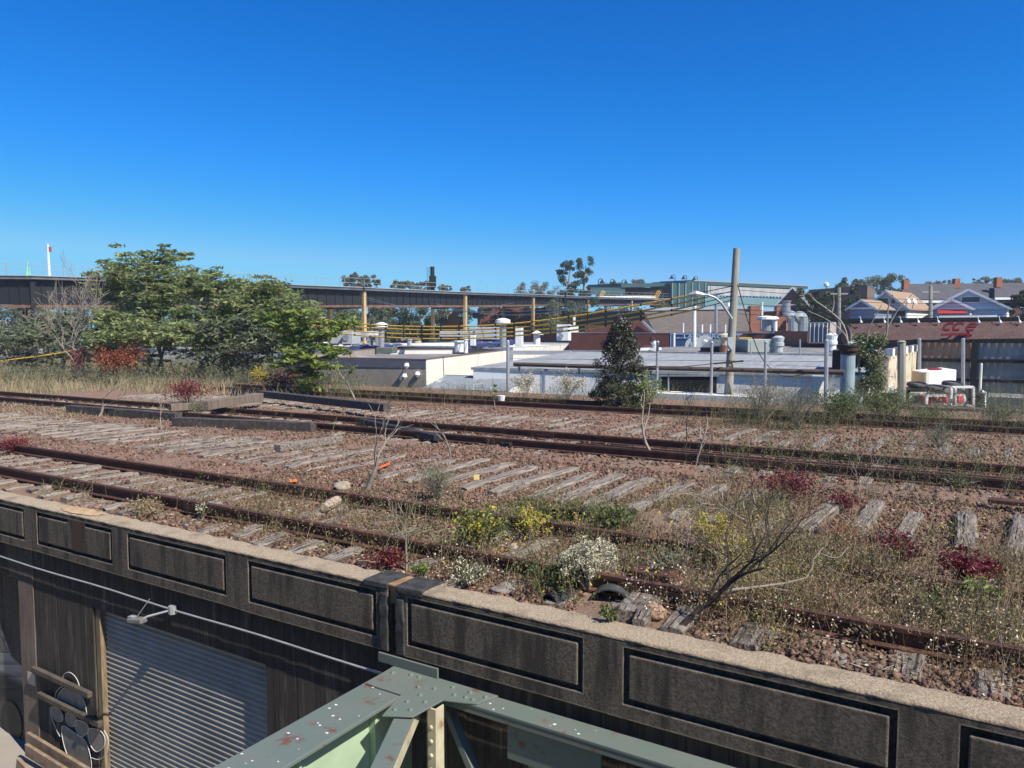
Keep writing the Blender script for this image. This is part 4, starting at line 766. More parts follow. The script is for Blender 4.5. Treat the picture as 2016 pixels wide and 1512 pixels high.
for px, Y, y0, y1, l, sgn in ((1178, 152, 551, 572, 'first from the tall tree', 1), (1202, 157, 552, 574, 'second from the tall tree', 1), (1225, 161, 553, 572, 'beside the low canopy end', 1), (1329, 174, 543, 558, 'above the station tower, leftmost there', -1), (1352, 180, 544, 556, 'at the raised canopy tip', -1), (1373, 184, 546, 556, 'over the long canopy, nearest the utility pole', -1)):
    a, b = atY(px, y1, Y), atY(px, y0, Y); t = thing('platform_lamp', 'black gooseneck platform lamp ' + l, 'lamp', a, 'gooseneck platform lamps'); q = MB(); q.tube([a, b, b + Vector((sgn * .35, 0, .25)), b + Vector((sgn * .75, 0, .1))], .07, 6); q.build('lamp_post', m_steel, t); q = MB(); c = b + Vector((sgn * .75, 0, .1)); q.tube([c, c - Vector((0, 0, .3)), c - Vector((0, 0, .75))], [.1, .25, .6], 10); q.build('lamp_shade', m_steel, t)
for px, Y, l in ((1183, 150, 'yellow stair rail at the left end of the low platform'), (1292, 166, 'yellow stair rail at the station tower')):
    q = MB(); 
    for k in range(3):
        a = atY(px + k * 3 - 6, 590, Y); b = atY(px + k * 3 + 3, 572 + k, Y); q.beam(a, b, .12, .12)
    a, b = atY(px - 7, 590, Y), atY(px + 5, 590, Y); q.beam(a, b, .1, .1); a, b = atY(px + 3, 572, Y), atY(px + 9, 574, Y); q.beam(a, b, .1, .1)
    tag(q.build('stair_rail', m_yel), l, 'handrail')
# signal mast, mobile mast, green spire, far poles
t = thing('signal_mast', 'black railway signal mast with ladder on the viaduct', 'signal', atY(852, 578, 108)); a, b = atY(852, 578, 108), atY(851, 525, 108); q = MB(); q.tube([a, b], .3, 8); q.build('mast', m_steel, t); q = MB(); q.box(atY(852, 566, 107.6), .9, .5, 1.6); q.build('signal_head', m_steel, t)
q = MB(); 
for dx in (-.75, -.45): q.tube([a + Vector((dx, 0, 0)), b + Vector((dx, 0, 0))], .03, 4)
for k in range(12): c = a + (b - a) * k / 12; q.tube([c + Vector((-.75, 0, 0)), c + Vector((-.45, 0, 0))], .025, 4)
q.build('ladder', m_steel, t); q = MB(); q.tube([atY(856, 546, 107.7), atY(860, 545, 107.7)], .2, 8); q.build('signal_lamp', m_galv, t)
t = thing('monopole', 'slim white monopole mast with a small red flag beyond the viaduct', 'mast', atY(97, 546, 160)); a, b = atY(98, 560, 160), atY(94, 480, 160); q = MB(); q.tube([a - Vector((0, 0, 16)), a, b], [.4, .36, .16], 10); q.build('mast', m_wht, t); q = MB(); c = atY(97, 490, 160); q.box(c - Vector((0, 0, .6)), .9, .2, 1.0); q.build('flag', M('red flag', (.45, .08, .08), rough=.7), t)
t = thing('church_spire', 'slender pale green church spire beyond the viaduct on the left', 'spire', atY(55, 545, 180)); a, b = atY(55, 565, 180), atY(55, 514, 180); q = MB(); q.tube([a, a + (b - a) * .35, b], [1.2, .82, .03], 8); q.build('spire_cone', M('verdigris', (.2, .6, .42), rough=.6), t); q = MB(); q.box(a - Vector((0, 0, 17)), 2.6, 2.6, 17.0); q.build('tower', m_stuc, t)
for px, Y, y0, y1, l in ((1113, 110, 575, 660, 'dark utility pole standing before the viaduct, near the stepped white gable'), (1652, 62, 566, 675, 'slim wooden pole left of the blue house'), (1832, 60, 562, 650, 'dark wooden pole between the two pale gabled houses')):
    a, b = atY(px, y1, Y), atY(px, y0, Y); q = MB(); q.tube([a, b], [.16, .13], 8); t = thing('wooden_pole', l, 'pole', a); q.build('pole_shaft', m_steel if px == 1113 else m_wood, t); q = MB(); q.beam(b + Vector((-.7, 0, -.5)), b + Vector((.7, 0, -.5)), .09, .1); q.build('crossarm', m_wood, t)
# ================================================================ middle distance: laundromat block, church hall, yard, houses
def text(parent, name, body, c, size, rz, mat, ext=.03, shear=0, tilt=R(90), sx=1):
    cu = bpy.data.curves.new(name, 'FONT'); cu.body = body; cu.size = size; cu.extrude = ext; cu.shear = shear; cu.align_x = 'LEFT'; cu.align_y = 'BOTTOM_BASELINE'
    tmp = bpy.data.objects.new('tmp', cu); COL.objects.link(tmp); me = bpy.data.meshes.new_from_object(tmp); bpy.data.objects.remove(tmp); me.materials.clear(); me.materials.append(mat)
    o = bpy.data.objects.new(name, me); COL.objects.link(o); o.parent = parent; o.location = Vector(c) - ORG[parent.name]; o.rotation_euler = (tilt, 0, rz); o.scale = (sx, 1, 1); return o
Yl = 75
lb = flatroof('laundromat_building', 'dark red brick laundromat with a blue sign and flat roof of vents', 'building', [fp(1120, 80), fp(1592, 70), fp(1600, 92), fp(1150, 104)], zf(655, 75), m_brick, m_flat, .35, .3, m_galv2)
q = MB(); a, b = V2(1320, 75.55), V2(1462, 72.6); panel_on(q, a, b, zf(686, 74), zf(657, 74), .12, .15)
sg = thing('laundromat_sign', 'blue laundromat sign with pale lettering on the dark brick front', 'sign', Vector((a.x, a.y, zf(686, 74))))
q.build('sign_board', M('sign blue', (.03, .09, .19), (.05, .12, .23), sc=2, rough=.6), sg)
rzs = math.atan2(b.y - a.y, b.x - a.x); nf = Vector((b.y - a.y, -(b.x - a.x), 0)).normalized()
m_let = M('pale letters', (.6, .68, .78), rough=.6)
def onsign(px, py): f = (px - 1320) / 142; p = a + (b - a) * f; return Vector((p.x, p.y, zf(py, 75.5 - 2.9 * f))) + nf * .14
text(sg, 'lettering', 'LAUNDROMAT', onsign(1347, 666), .52, rzs, m_let, sx=1.52); text(sg, 'small_lettering', 'THE STAR', onsign(1331, 667), .2, rzs, m_let, shear=.3, sx=1.15)
text(sg, 'small_lettering', '&', onsign(1372, 673), .22, rzs, m_let)
for px0, px1, py0, py1 in ((1321, 1462, 657, 658.2), (1321, 1322.2, 657, 686)):
    q = MB(); p0, p1 = onsign(px0, py1), onsign(px1, py0); d_ = (b - a).normalized(); w_ = (Vector((p1.x, p1.y)) - Vector((p0.x, p0.y))).length; q.extr([p0, p0 + d_ * w_, Vector((*(p0 + d_ * w_).xy, p1.z)), Vector((*p0.xy, p1.z))], nf * .02); q.build('frame', m_let, sg)
# mansard shingled building behind with gable end of brick
sb = thing('shingled_building', 'brick building with a long grey brown shingled roof behind the laundromat', 'building', V2(1380, 100))
def quadroof(nm, pts, mat, par, th=.2):
    q = MB(); q.extr(pts, Vector((0, .0, -th))); return q.build(nm, mat, par)
quadroof('roof', [atY(1290, 656, 96), atY(1475, 652, 92), atY(1475, 607, 104), atY(1266, 610, 110)], m_shing, sb)
q = MB(); q.prism([fp(1150, 101), fp(1270, 98), fp(1470, 94), fp(1475, 118), fp(1160, 125)], 0, zf(656, 98)); q.build('wall', m_brick, sb)
q = MB(); q.extr([atY(1152, 690, 100), atY(1152, 640, 100), atY(1205, 640, 99), atY(1262, 630, 97.6), atY(1290, 657, 96.6), atY(1322, 655, 95.6), atY(1322, 690, 95.6)], Vector((0, .4, 0))); q.build('gable_end', m_brick, sb)
for p, r in (((1262, 630), (1290, 657)), ((1290, 657), (1322, 655))): q = MB(); q.beam(atY(*p, 97), atY(*r, 96.2), .5, .25); q.build('gable_trim', m_galv2, sb)
q = MB(); q.beam(atY(1266, 609, 109), atY(1475, 605, 103), .6, .4); q.build('ridge_trim', m_wht, sb)
# stepped dark building under the viaduct and brick blocks behind
flatroof('flat_roofed_building', 'long low brown brick block behind the twin fan condenser', 'building', [fp(1000, 118), fp(1165, 108), fp(1200, 118), fp(1040, 130)], zf(652, 112), m_brick, m_flat, .4, .3)
flatroof('flat_roofed_building', 'brown brick block below the viaduct between its second and fourth columns', 'building', [fp(945, 140), fp(1160, 150), fp(1150, 165), fp(940, 155)], zf(606, 145), m_brick, m_flat, .4, .3)
tag((lambda q: q.prism([fp(876, 125), fp(905, 124), fp(908, 132), fp(880, 133)], 0, zf(628, 125)) and q.prism([fp(882, 125.5), fp(900, 125), fp(902, 130), fp(885, 131)], zf(628, 125) + .003, zf(617, 125)) and q.build('brick_tower', m_obrick))(MB()), 'orange brick stepped block behind the cables left of the second column', 'building')
q = MB(); Yg = 106
q.extr([atY(1118, 665, Yg), atY(1118, 655, Yg), atY(1124, 655, Yg), atY(1124, 640, Yg), atY(1129, 640, Yg), atY(1129, 622, Yg), atY(1133, 622, Yg), atY(1133, 640, Yg), atY(1139, 640, Yg), atY(1139, 655, Yg), atY(1156, 655, Yg), atY(1156, 665, Yg)], Vector((0, 1.5, 0))); tag(q.build('stepped_gable', m_cwall), 'small cream stepped gable between the condenser and the conifer', 'gable')
flatroof('flat_roofed_building', 'dark low block with a pale roof edge below the viaduct behind the conifer', 'building', [fp(1140, 128), fp(1270, 118), fp(1290, 130), fp(1160, 142)], zf(612, 122), M('dark wall', (.05, .05, .052), rough=.8), m_flat, .4, .4, m_wht)
for px, y0, y1, Y, r, l in ((1367, 603, 690, 60, .14, 'tall slim white pipe in front of the laundromat sign'), (1410, 600, 657, 80, .16, 'slim grey pipe rising on the shingled roof'), (1327, 657, 690, 64, .1, 'thin white post at the left edge of the laundromat sign'), (1345, 637, 656, 76, .08, 'short white vent on the laundromat roof, left'), (1382, 640, 656, 76, .1, 'short white capped vent on the laundromat roof, middle'), (1398, 640, 656, 76, .1, 'second short capped vent on the laundromat roof, middle'), (1428, 640, 656, 76, .08, 'short white vent on the laundromat roof by the utility pole')): pipe(l, px, y0, y1, Y, r, m_wht if px != 1410 else m_galv2)
# rooftop things on the warehouse
t = thing('vent_house', 'dark hipped rooftop vent house beside the utility pole', 'vent', atY(1400, 692, 46)); A = [atY(1379, 684, 45), atY(1436, 684, 44), atY(1442, 682, 48), atY(1385, 682, 49)]; Tp = [atY(1398, 668, 46.4), atY(1424, 668, 46)]
q = MB(); q.add(A + Tp, [(0, 1, 5, 4), (1, 2, 5), (2, 3, 4, 5), (3, 0, 4), (3, 2, 1, 0)]); q.build('hip_roof', M('lead grey', (.13, .15, .15), (.1, .115, .115), sc=3, rough=.6), t); q = MB(); q.prism([(v.x, v.y) for v in A], zf(693, 45), A[0].z - .02); q.build('base', m_dark, t)
unit('exhaust_box', 'pale green rooftop exhaust box right of the utility pole', 'vent', 1470, 1524, 668, 694, 44, 2.2, M('pale green box', (.36, .4, .35), (.3, .34, .3), sc=2, rough=.7), .05)
unit('roof_unit', 'yellow brown rooftop cabinet right of the utility pole', 'cabinet', 1455, 1480, 664, 680, 60, 1.5, M('ochre', (.42, .27, .06), (.35, .22, .06), sc=3, rough=.7), 0)
unit('roof_unit', 'ochre rooftop cabinet beside the orange brick wall', 'cabinet', 1527, 1552, 665, 676, 66, 1.5, bpy.data.materials['ochre'], 0)
for px, Y, py, l, r in ((1532, 44, 692, 'round ribbed roof vent left of the large white one', .32), (1637, 40, 690, 'round white ribbed roof vent by the steel stack', .28)):
    c = atY(px, py, Y); t = thing('turbine_vent', l, 'vent', c); q = MB(); q.tube([c + Vector((0, 0, z)) for z in (0, .3, .32, .5, .52, .8, .9)], [r * .8, r * .8, r, r, r * .85, r * 1.05, r * .5], 16); q.build('drum', m_wht if px > 1600 else m_acg, t); q = MB(); q.cyl(c - Vector((0, 0, .1)), r * 1.15, .1, 14); q.build('flashing', m_galv2, t)
for px, py0, py1, Y, rr, l in ((1388, 668, 686, 62, .75, 'grey round exhaust disc in front of the laundromat sign, left'), (1366, 670, 690, 60, .7, 'grey round exhaust disc beside the tall slim pipe')):
    a = atY(px, (py0 + py1) / 2, Y); t = thing('exhaust_fan', l, 'fan', a); q = MB(); q.tube([a, a + Vector((.05, .3, 0))], rr * .95, 18); q.build('disc', m_acg, t); q = MB(); q.tube([a + Vector((0, -.06, 0)), a], [rr * .3, rr * .5], 12); q.build('hub', m_galv2, t)
t = thing('chimney_stub', 'round tan chimney with brick base just left of the utility pole', 'chimney', atY(1427, 696, 45)); c = atY(1427, 697, 44); q = MB(); q.cyl(c, .3, .5, 12); q.build('base', m_obrick, t); q = MB(); q.tube([c + Vector((0, 0, z)) for z in (.5, .95, .96, 1.08, 1.2)], [.25, .25, .4, .38, .08], 12); q.build('cowl', m_cream, t)
t = thing('cowl_vent', 'white angled roof cowl by the brick pile near the conifer top', 'vent', atY(1290, 690, 46)); c = atY(1290, 692, 46); q = MB(); q.tube([c, c + Vector((0, 0, .4)), c + Vector((-.18, -.1, .62))], [.22, .2, .14], 10); q.build('stack', m_wht, t); q = MB(); q.tube([c + Vector((-.18, -.1, .66)), c + Vector((-.2, -.1, .84))], [.2, .14], 10); q.build('cap', m_dkrust, t)
for k in range(5):
    c = atY(1262 + k * 6 + U(-2, 2), 690 + U(-1, 2), 45 + k * .4); boxthing('roof_debris', ['white board scrap on the warehouse roof behind the conifer', 'tilted white sheet on the warehouse roof by the white cowl', 'grey scrap lying on the warehouse roof near the white cowl', 'orange brick scrap lying beside the white cowl', 'flat pale scrap right of the white cowl'][k], 'scrap', c, .8, .6, .15 + .1 * (k == 3), k, [m_wht, m_wht, m_acg, m_obrick, m_wht][k], .01, U(-.2, .2))
# church hall with arched white windows
ch = thing('brick_hall', 'orange red brick hall with white arched windows right of the utility pole', 'building', V2(1500, 105)); q = MB(); q.prism([fp(1444, 104), fp(1545, 102), fp(1560, 118), fp(1455, 124)], 0, zf(614, 104)); q.build('wall', M('hall brick', (.33, .14, .09), (.26, .11, .075), sc=2, rough=.9), ch)
q = MB(); q.prism([fp(1442, 103.6), fp(1548, 101.6), fp(1562, 118), fp(1452, 124)], zf(614, 104) + .003, zf(610, 104)); q.build('parapet', m_wht, ch)
for px in (1462, 1470, 1478, 1492, 1500, 1519, 1526, 1533, 1540):
    Y = 104 - (px - 1444) * .02 - .1; z0, z1 = zf(646, Y), zf(626, Y); x0, x1 = fp(px, Y)[0], fp(px + 3.6, Y)[0]; q = MB(); n = 6; cx, r_ = (x0 + x1) / 2, (x1 - x0) / 2
    q.extr([Vector((x0, Y, z0)), Vector((x1, Y, z0))] + [Vector((cx + r_ * math.cos(math.pi * i / n), Y, z1 - r_ + r_ * math.sin(math.pi * i / n))) for i in range(n + 1)], Vector((0, .1, 0))); q.build('window', m_wht, ch)
for px in (1484, 1535): q = MB(); c = atY(px, 660, 102.3); q.box(c, 1.3, 1.0, zf(602, 102) - c.z); q.build('chimney', bpy.data.materials['hall brick'], ch)
# orange brick wall with ducts, container
flatroof('flat_roofed_building', 'orange brick flat block carrying the bent metal ducts', 'building', [fp(1525, 66), fp(1590, 60), fp(1596, 74), fp(1540, 84)], zf(652, 62), m_obrick, m_flat, .2, .2)
def duct(label, pts, r): P = [Vector(v) for v in curve_px([tuple(atY(*p)) for p in pts], False, 5)]; q = MB(); q.tube(P, r, 10); t = thing('roof_duct', label, 'duct', P[0]); q.build('duct_pipe', m_galv2, t); q = MB(); e = P[-1]; q.tube([e, e + (P[-1] - P[-2]).normalized() * .15], r * 1.2, 10); q.build('flange', m_galv2, t)
duct('bent shiny metal roof duct curling left, first of the pair', [(1561, 656, 70), (1561, 640, 70), (1561, 626, 70), (1557, 620, 70), (1552, 623, 70)], .42)
duct('bent shiny metal roof duct with a wide square bend, second of the pair', [(1580, 656, 70), (1581, 640, 70), (1580, 626, 70), (1574, 622, 70), (1567, 625, 70)], .45)
for px, y0, y1, Y, r, l, cp_ in ((1509, 630, 652, 72, .42, 'fat round metal vent with domed top on the laundromat roof', 'mush'), (1548, 593, 618, 95, .5, 'grey metal flue in front of the dark evergreen mass', None), (1526, 628, 656, 74, .2, 'pale small tank vent left of the bent ducts', 'cone'), (1500, 596, 648, 88, .13, 'slim white flue with angled top at the brick hall', None)): pipe(l, px, y0, y1, Y, r, m_galv2 if r > .2 else m_wht, cp_)
ct = thing('shipping_container', 'faded ribbed shipping container with open white side', 'container', V2(1620, 58)); a, b, c = V2(1592, 57), V2(1634, 56), V2(1646, 59.5); z0, z1 = zf(676, 57), zf(634, 57)
q = MB(); q.prism([a, b, c, c + (a - b)], z0, z1); q.build('shell', M('container white', (.5, .48, .44), (.4, .37, .34), sc=2, rough=.7), ct)
m_ctd = M('container doors', (.12, .13, .16), (.2, .2, .2), sc=1.5, st=(4, 4, .4), rough=.7); q = MB(); panel_on(q, a, b, z0 + .1, z1 - .1, .06, .05); q.build('door', m_ctd, ct)
for k in range(5): f = .1 + .2 * k; p = a + (b - a) * f; q = MB(); nn = Vector((b.y - a.y, -(b.x - a.x), 0)).normalized(); q.tube([Vector((*(p + nn * .1).xy, z0 + .1)), Vector((*(p + nn * .1).xy, z1 - .1))], .035, 6); q.build('locking_bar', m_wht, ct)
q = MB(); q.prism([fp(1580, 59), fp(1655, 57), fp(1660, 64), fp(1585, 66)], 0, z0 - .01); tag(q.build('platform_block', m_brick), 'brick plinth under the shipping container', 'plinth')
# purple brown shingled shop roof with the red script sign
sh = thing('shop_building', 'shop with a long purple brown shingled roof front and a red script sign', 'building', V2(1850, 52)); Ya, Yb = 52, 46
quadroof('roof_front', [atY(1674, 673, Ya), atY(2110, 668, Yb), atY(2110, 628, Yb + 1.6), atY(1674, 633, Ya + 1.6)], m_rshing, sh, .25)
q = MB(); q.prism([fp(1676, Ya + .2), fp(2110, Yb + .2), fp(2130, 70), fp(1672, 74)], 0, zf(672, Ya)); q.build('wall', M('shop wall', (.1, .1, .105), rough=.9), sh); q = MB(); q.prism([fp(1674, Ya + 1.7), fp(2110, Yb + 1.7), fp(2130, 70), fp(1672, 74)], zf(672, Ya) + .01, [zf(631, Ya + 1.6), zf(627, Yb + 1.6), zf(628, 60), zf(632, 68)]); q.build('roof', m_flat, sh)
q = MB(); q.beam(atY(1670, 631.5, Ya + 1.6), atY(2110, 627, Yb + 1.6), .3, .28); q.build('cornice', m_dark, sh); q = MB(); q.beam(atY(1674, 675, Ya - .05), atY(2110, 670, Yb - .05), .3, .3); q.build('eave', m_dark, sh)
for k, px in enumerate((1691, 1737, 1769, 1803, 1842, 1921, 1963, 2001)):
    Y = Ya + 1.2 - (px - 1674) / 436 * 6; c = atY(px, 632, Y); q = MB(); q.tube([c + Vector((0, 0, .3)), c + Vector((0, -.2, .28)), c + Vector((0, -.28, .05))], .022, 5); t = thing('sign_lamp', 'white gooseneck lamp over the shingled shop front, ' + ['leftmost of all', 'second from left', 'third from left, above the tangled twigs', 'fourth from left', 'just left of the red sign', 'just right of the red sign', 'second from right', 'rightmost of all'][k], 'lamp', c, 'gooseneck lamps along the shop cornice'); q.build('lamp_neck', m_wht, t); q = MB(); q.tube([c + Vector((0, -.28, .06)), c + Vector((.03, -.31, -.12))], [.04, .1], 8); q.build('lamp_shade', m_wht, t)
Ys = 49.0; rs = thing('shop_sign', 'red raised script letters with an underline on the purple shingles', 'sign', atY(1850, 664, Ys)); m_red = M('sign red', (.27, .022, .035), (.2, .018, .03), sc=3, rough=.5); rz_ = math.atan2(V2(2110, Yb).y - V2(1674, Ya).y, V2(2110, Yb).x - V2(1674, Ya).x)
for i, (ch_, px, py) in enumerate((('c', 1849, 651), ('c', 1868, 651), ("e", 1894, 652))): text(rs, 'letter', ch_, atY(px, py, 48.9), 1.15, rz_, m_red, .22, .5, R(80), 1.15)
text(rs, 'letter', "'", atY(1886, 650, 48.9), .7, rz_, m_red, .2, .5, R(80))
q = MB(); q.beam(atY(1853, 659.5, 48.7), atY(1905, 657, 48.2), .3, .14); q.tube([atY(1905, 657, 48.2), atY(1908, 658, 48.2), atY(1898, 666, 48.2)], [.16, .2, .05], 6); q.build('underline', m_red, rs)
# corrugated yard wall in steel frames
cf = thing('yard_wall', 'tall corrugated steel yard wall in dark frames, rust toned at the upper left', 'wall', V2(1900, 42))
a, b = V2(1806, 43.5), V2(2100, 39.85); L_ = (b - a).length; dn = (b - a) / L_; nn = Vector((dn.y, -dn.x, 0)); zt, zb = zf(672, 42), zf(786, 42); npan = 6
for j in range(3):
    z0, z1 = zb + (zt - zb) * j / 3 + .12, zb + (zt - zb) * (j + 1) / 3 - .05
    for i in range(2):
        f0, f1 = (0, .4) if i == 0 else (.42, 1); k = int(L_ * (f1 - f0) / .17); V = []
        for q_ in range(k + 1):
            p = a + dn * L_ * (f0 + (f1 - f0) * q_ / k) + nn * (.13 if q_ % 2 else 0); V += [(p.x, p.y, z0), (p.x, p.y, z1)]
        npmesh('sheet', V, [(2 * q_, 2 * q_ + 2, 2 * q_ + 3, 2 * q_ + 1) for q_ in range(k)], M('sheet rust', (.42, .27, .18), (.3, .18, .12), sc=1.5, rough=.7) if (i == 0 and j == 2) else (bpy.data.materials.get('sheet grey') or M('sheet grey', (.31, .31, .29), (.2, .2, .19), sc=1.2, rough=.55)), cf)
for j in range(4):
    z = zb + (zt - zb) * j / 3; q = MB(); q.beam(a + nn * .2 + Vector((0, 0, z)), b + nn * .2 + Vector((0, 0, z)), .1, .16); q.build('rail_beam', m_dark, cf)
for f in (0, .41, .8): q = MB(); p = a + dn * L_ * f + nn * .26; q.box(Vector((p.x, p.y, 0)), .3, .2, zt + .1, rz_); q.build('frame_post', m_dark, cf)
for px, y0, y1, Y, r, mt, l in ((1810, 668, 740, 41, .09, m_galv, 'grey steel post at the left end of the corrugated yard wall'), (1896, 668, 768, 40, .09, m_galv, 'pale steel post in front of the rust toned sheets'), (1775, 673, 800, 32, .17, m_wood, 'grey wooden post standing before the cream wall and truck'), (1728, 692, 790, 34, .12, m_wht, 'peeling white post beside the vine'), (1929, 718, 780, 32, .05, m_cwall, 'thin white pole leaning beside the red machines')):
    p0, p1 = atY(px, y1, Y), atY(px + (3 if px == 1929 else 0), y0, Y); q = MB(); q.tube([p0, (p0 + p1) / 2, p1], r, 8); t = thing('yard_post', l, 'post', p0); q.build('shaft', mt, t); q = MB(); q.tube([p1, p1 + Vector((0, 0, .06))], [r * 1.15, r * .6], 8); q.build('top', mt, t)
# cream wall with coping blocks
a, b = V2(1752, 33.5), V2(1806, 43); q = MB(); panel_on(q, a, b, 0, zf(702, 33.5), .0, .4); t = thing('cream_wall', 'patchy cream wall with white capped pillars running back to the corrugated wall', 'wall', a); q.build('wall_face', M('patchy cream', (.66, .56, .38), (.58, .5, .36), sc=1.2, rough=.9, c3=(.3, .24, .17), sc3=1.5, t3=(.56, .62)), t)
for k in range(9): p = a + (b - a) * (k + .3) / 9; q = MB(); q.box(Vector((p.x, p.y, zf(702, 33.5) + .002)), .3, .3, .34, .8); q.build('pillar_cap', m_wht if k % 2 == 0 else m_post, t)
# box truck and red machines in the yard
tk = thing('box_truck', 'white box truck body with a tan end parked in front of the corrugated wall', 'truck', V2(1840, 37)); a, b, c = V2(1799, 36.6), V2(1828, 34.4), V2(1886, 37.0); z0, z1 = zf(768, 35.5), zf(733, 34.6)
q = MB(); q.prism([a, b, c, c + (a - b)], z0, z1); q.build('box_body', m_wht, tk, bev=.04); q = MB(); panel_on(q, a, b, z0 + .05, z1 - .05, .03, .04); q.build('end_panel', M('tan panel', (.42, .36, .28), (.37, .31, .24), sc=2, rough=.8), tk)
q = MB(); p = b + (b - a).normalized() * -.05; q.box(Vector((p.x, p.y - .05, z0)), .14, .14, z1 - z0 + .03); q.build('corner_post', m_cwall, tk); q = MB(); q.prism([a + Vector((0, .2, 0)), b + Vector((0, .2, 0)), c, c + (a - b)], z0 - .5, z0 - .01); q.build('chassis', m_dark, tk)
q = MB(); c_ = atY(1840, 728, 36.5); q.box(c_, .5, .35, .08); q.build('roof_hatch', m_red, tk)
for px, Y in ((1842, 36), (1878, 37.5)): q = MB(); p = atY(px, 790, Y); q.tube([p, p + Vector((.25, .1, 0))], .5, 16); q.build('wheel', m_black, tk)
q = MB(); q.prism([fp(1776, 34.4), fp(1826, 33.4), fp(1828, 35.5), fp(1780, 37)], zf(800, 34), zf(770, 34)); t = thing('dump_body', 'dark maroon steel skip beneath the truck end', 'skip', atY(1800, 800, 34)); q.build('body', M('maroon', (.06, .02, .03), (.04, .018, .022), sc=2, rough=.6), t); q = MB(); q.beam(atY(1776, 770, 34.3), atY(1826, 770, 33.3), .14, .12); q.build('rim', m_dark, t)
m_cab = M('cab frame white', (.75, .73, .7), rough=.5); m_pane = M('cab glass', (.22, .2, .19), rough=.2, spec=.5); m_mred = M('machine red', (.62, .05, .055), (.55, .045, .05), sc=2, rough=.45)
def cab(label, px0, px1, py0, py1, Y, inner, lean=0):
    t = thing('machine_cab', label, 'cab', atY((px0 + px1) / 2, py1, Y)); P = lambda x, y, dy=0: atY(x + (py1 - y) * lean, y, Y) + Vector((0, dy, 0))
    for dy in (0, 1.3):
        for s_, e_ in (((px0, py1), (px0 + 2, py0)), ((px1, py1), (px1 - 1, py0)), ((px0 + 2, py0), (px1 - 1, py0)), ((px0, py1), (px1, py1))):
            q = MB(); q.beam(P(*s_, dy), P(*e_, dy), .09, .09); q.build('frame_bar', m_cab, t)
    for x in ((px0 + 2, py0), (px1 - 1, py0), (px0, py1), (px1, py1)): q = MB(); q.beam(P(*x, 0), P(*x, 1.3), .07, .07); q.build('frame_bar', m_cab, t)
    q = MB(); q.extr([P(px0 + 2, py1 - 1, 1.25), P(px1 - 2, py1 - 1, 1.25), P(px1 - 2, py0 + 1, 1.25), P(px0 + 3, py0 + 1, 1.25)], Vector((0, .03, 0))); q.build('pane', m_pane, t)
    for x0, x1, y0, y1 in inner: q = MB(); q.extr([P(x0, y1, .5), P(x1, y1, .5), P(x1 + 1, y0, .6), P(x0 + 1, y0, .6)], Vector((0, .35, 0))); q.build('red_part', m_mred, t, bev=.02)
    return t
cb = cab('white framed machine cab with a red seat, right hand and taller', 1871, 1917, 762, 800, 31.5, ((1876, 1886, 776, 797), (1901, 1914, 778, 797), (1886, 1900, 790, 799)))
for x0, y0, x1, y1 in ((1881, 778, 1898, 778), (1898, 778, 1901, 797), (1901, 797, 1882, 797), (1882, 797, 1881, 778)): q = MB(); q.beam(atY(x0, y0, 31.3), atY(x1, y1, 31.3), .07, .07); q.build('door_frame', m_cab, cb)
cab('low white framed machine window with red seats, left hand', 1823, 1870, 779, 800, 31.6, ((1836, 1853, 782, 792), (1858, 1868, 781, 791), (1836, 1850, 795, 800)))
for px, py, l in ((1838, 764, 'dark round wheel lying on the red bar left of the taller cab'), (1875, 756, 'dark round wheel resting on the taller cab'), (1806, 758, 'black tyre lying on top of the maroon skip')):
    c = atY(px, py, 32.2); t = thing('loose_wheel', l, 'wheel', c); q = MB(); n = 16; q.tube([c + Vector((math.cos(2 * math.pi * i / n) * .32, math.sin(2 * math.pi * i / n) * .3, .05 * math.sin(2 * math.pi * i / n))) for i in range(n + 1)], .1, 8); q.build('tyre', m_black, t); q = MB(); q.cyl(c - Vector((0, 0, .05)), .22, .1, 12); q.build('rim', m_galv2, t)
q = MB(); q.beam(atY(1836, 768, 32.3), atY(1872, 760, 32.3), .08, .1); tag(q.build('boom_bar', m_mred), 'thin red bar running under the loose wheels behind the cabs', 'bar')
q = MB(); P = [atY(x, y, 31.2) for x, y in ((1800, 797), (1850, 800), (1900, 802), (1912, 806), (1914, 815))]; q.tube(P, .05, 6); tag(q.build('boom_bar', m_dark), 'black bent bar along the bottom of the white framed cabs', 'bar')
t = thing('hydrant_standpipe', 'black standpipe with a white bent head right of the red machines', 'standpipe', atY(1930, 810, 31)); q = MB(); q.tube([atY(1929, 812, 31), atY(1929, 774, 31)], .17, 12); q.build('column', m_black, t); q = MB(); q.tube([atY(1936, 806, 31), atY(1936, 782, 31), atY(1937, 774, 31), atY(1931, 772, 31)], .11, 8); q.build('white_bend', m_wht, t)
q = MB(); q.prism([fp(1950, 31.5), fp(2100, 30), fp(2100, 32), fp(1952, 33.5)], 0, zf(781, 31.5)); tag(q.build('concrete_block', m_conc if 0 else M('dull concrete', (.27, .25, .22), (.2, .185, .165), sc=1.5, rough=.95, c3=(.1, .1, .1), sc3=1, t3=(.6, .7))), 'low dull concrete block wall at the right edge of the yard', 'wall')
q = MB(); q.prism([fp(1716, 34), fp(1774, 32.5), fp(1776, 35), fp(1720, 36.5)], 0, zf(772, 33.5)); t = thing('parked_trailer', 'dark flat trailer with a white rim and folded grey tarpaulin', 'trailer', V2(1745, 34)); q.build('bed', M('trailer dark', (.045, .045, .07), rough=.7), t); q = MB(); q.beam(atY(1720, 771, 33.8), atY(1764, 772, 32.6), .1, .08); q.build('rim', m_wht, t); q = MB(); q.extr([atY(1727, 769, 34.2), atY(1760, 769, 33.5), atY(1757, 755, 34.5), atY(1743, 752, 34.8)], Vector((0, 1, 0))); q.build('tarpaulin', m_acg, t)
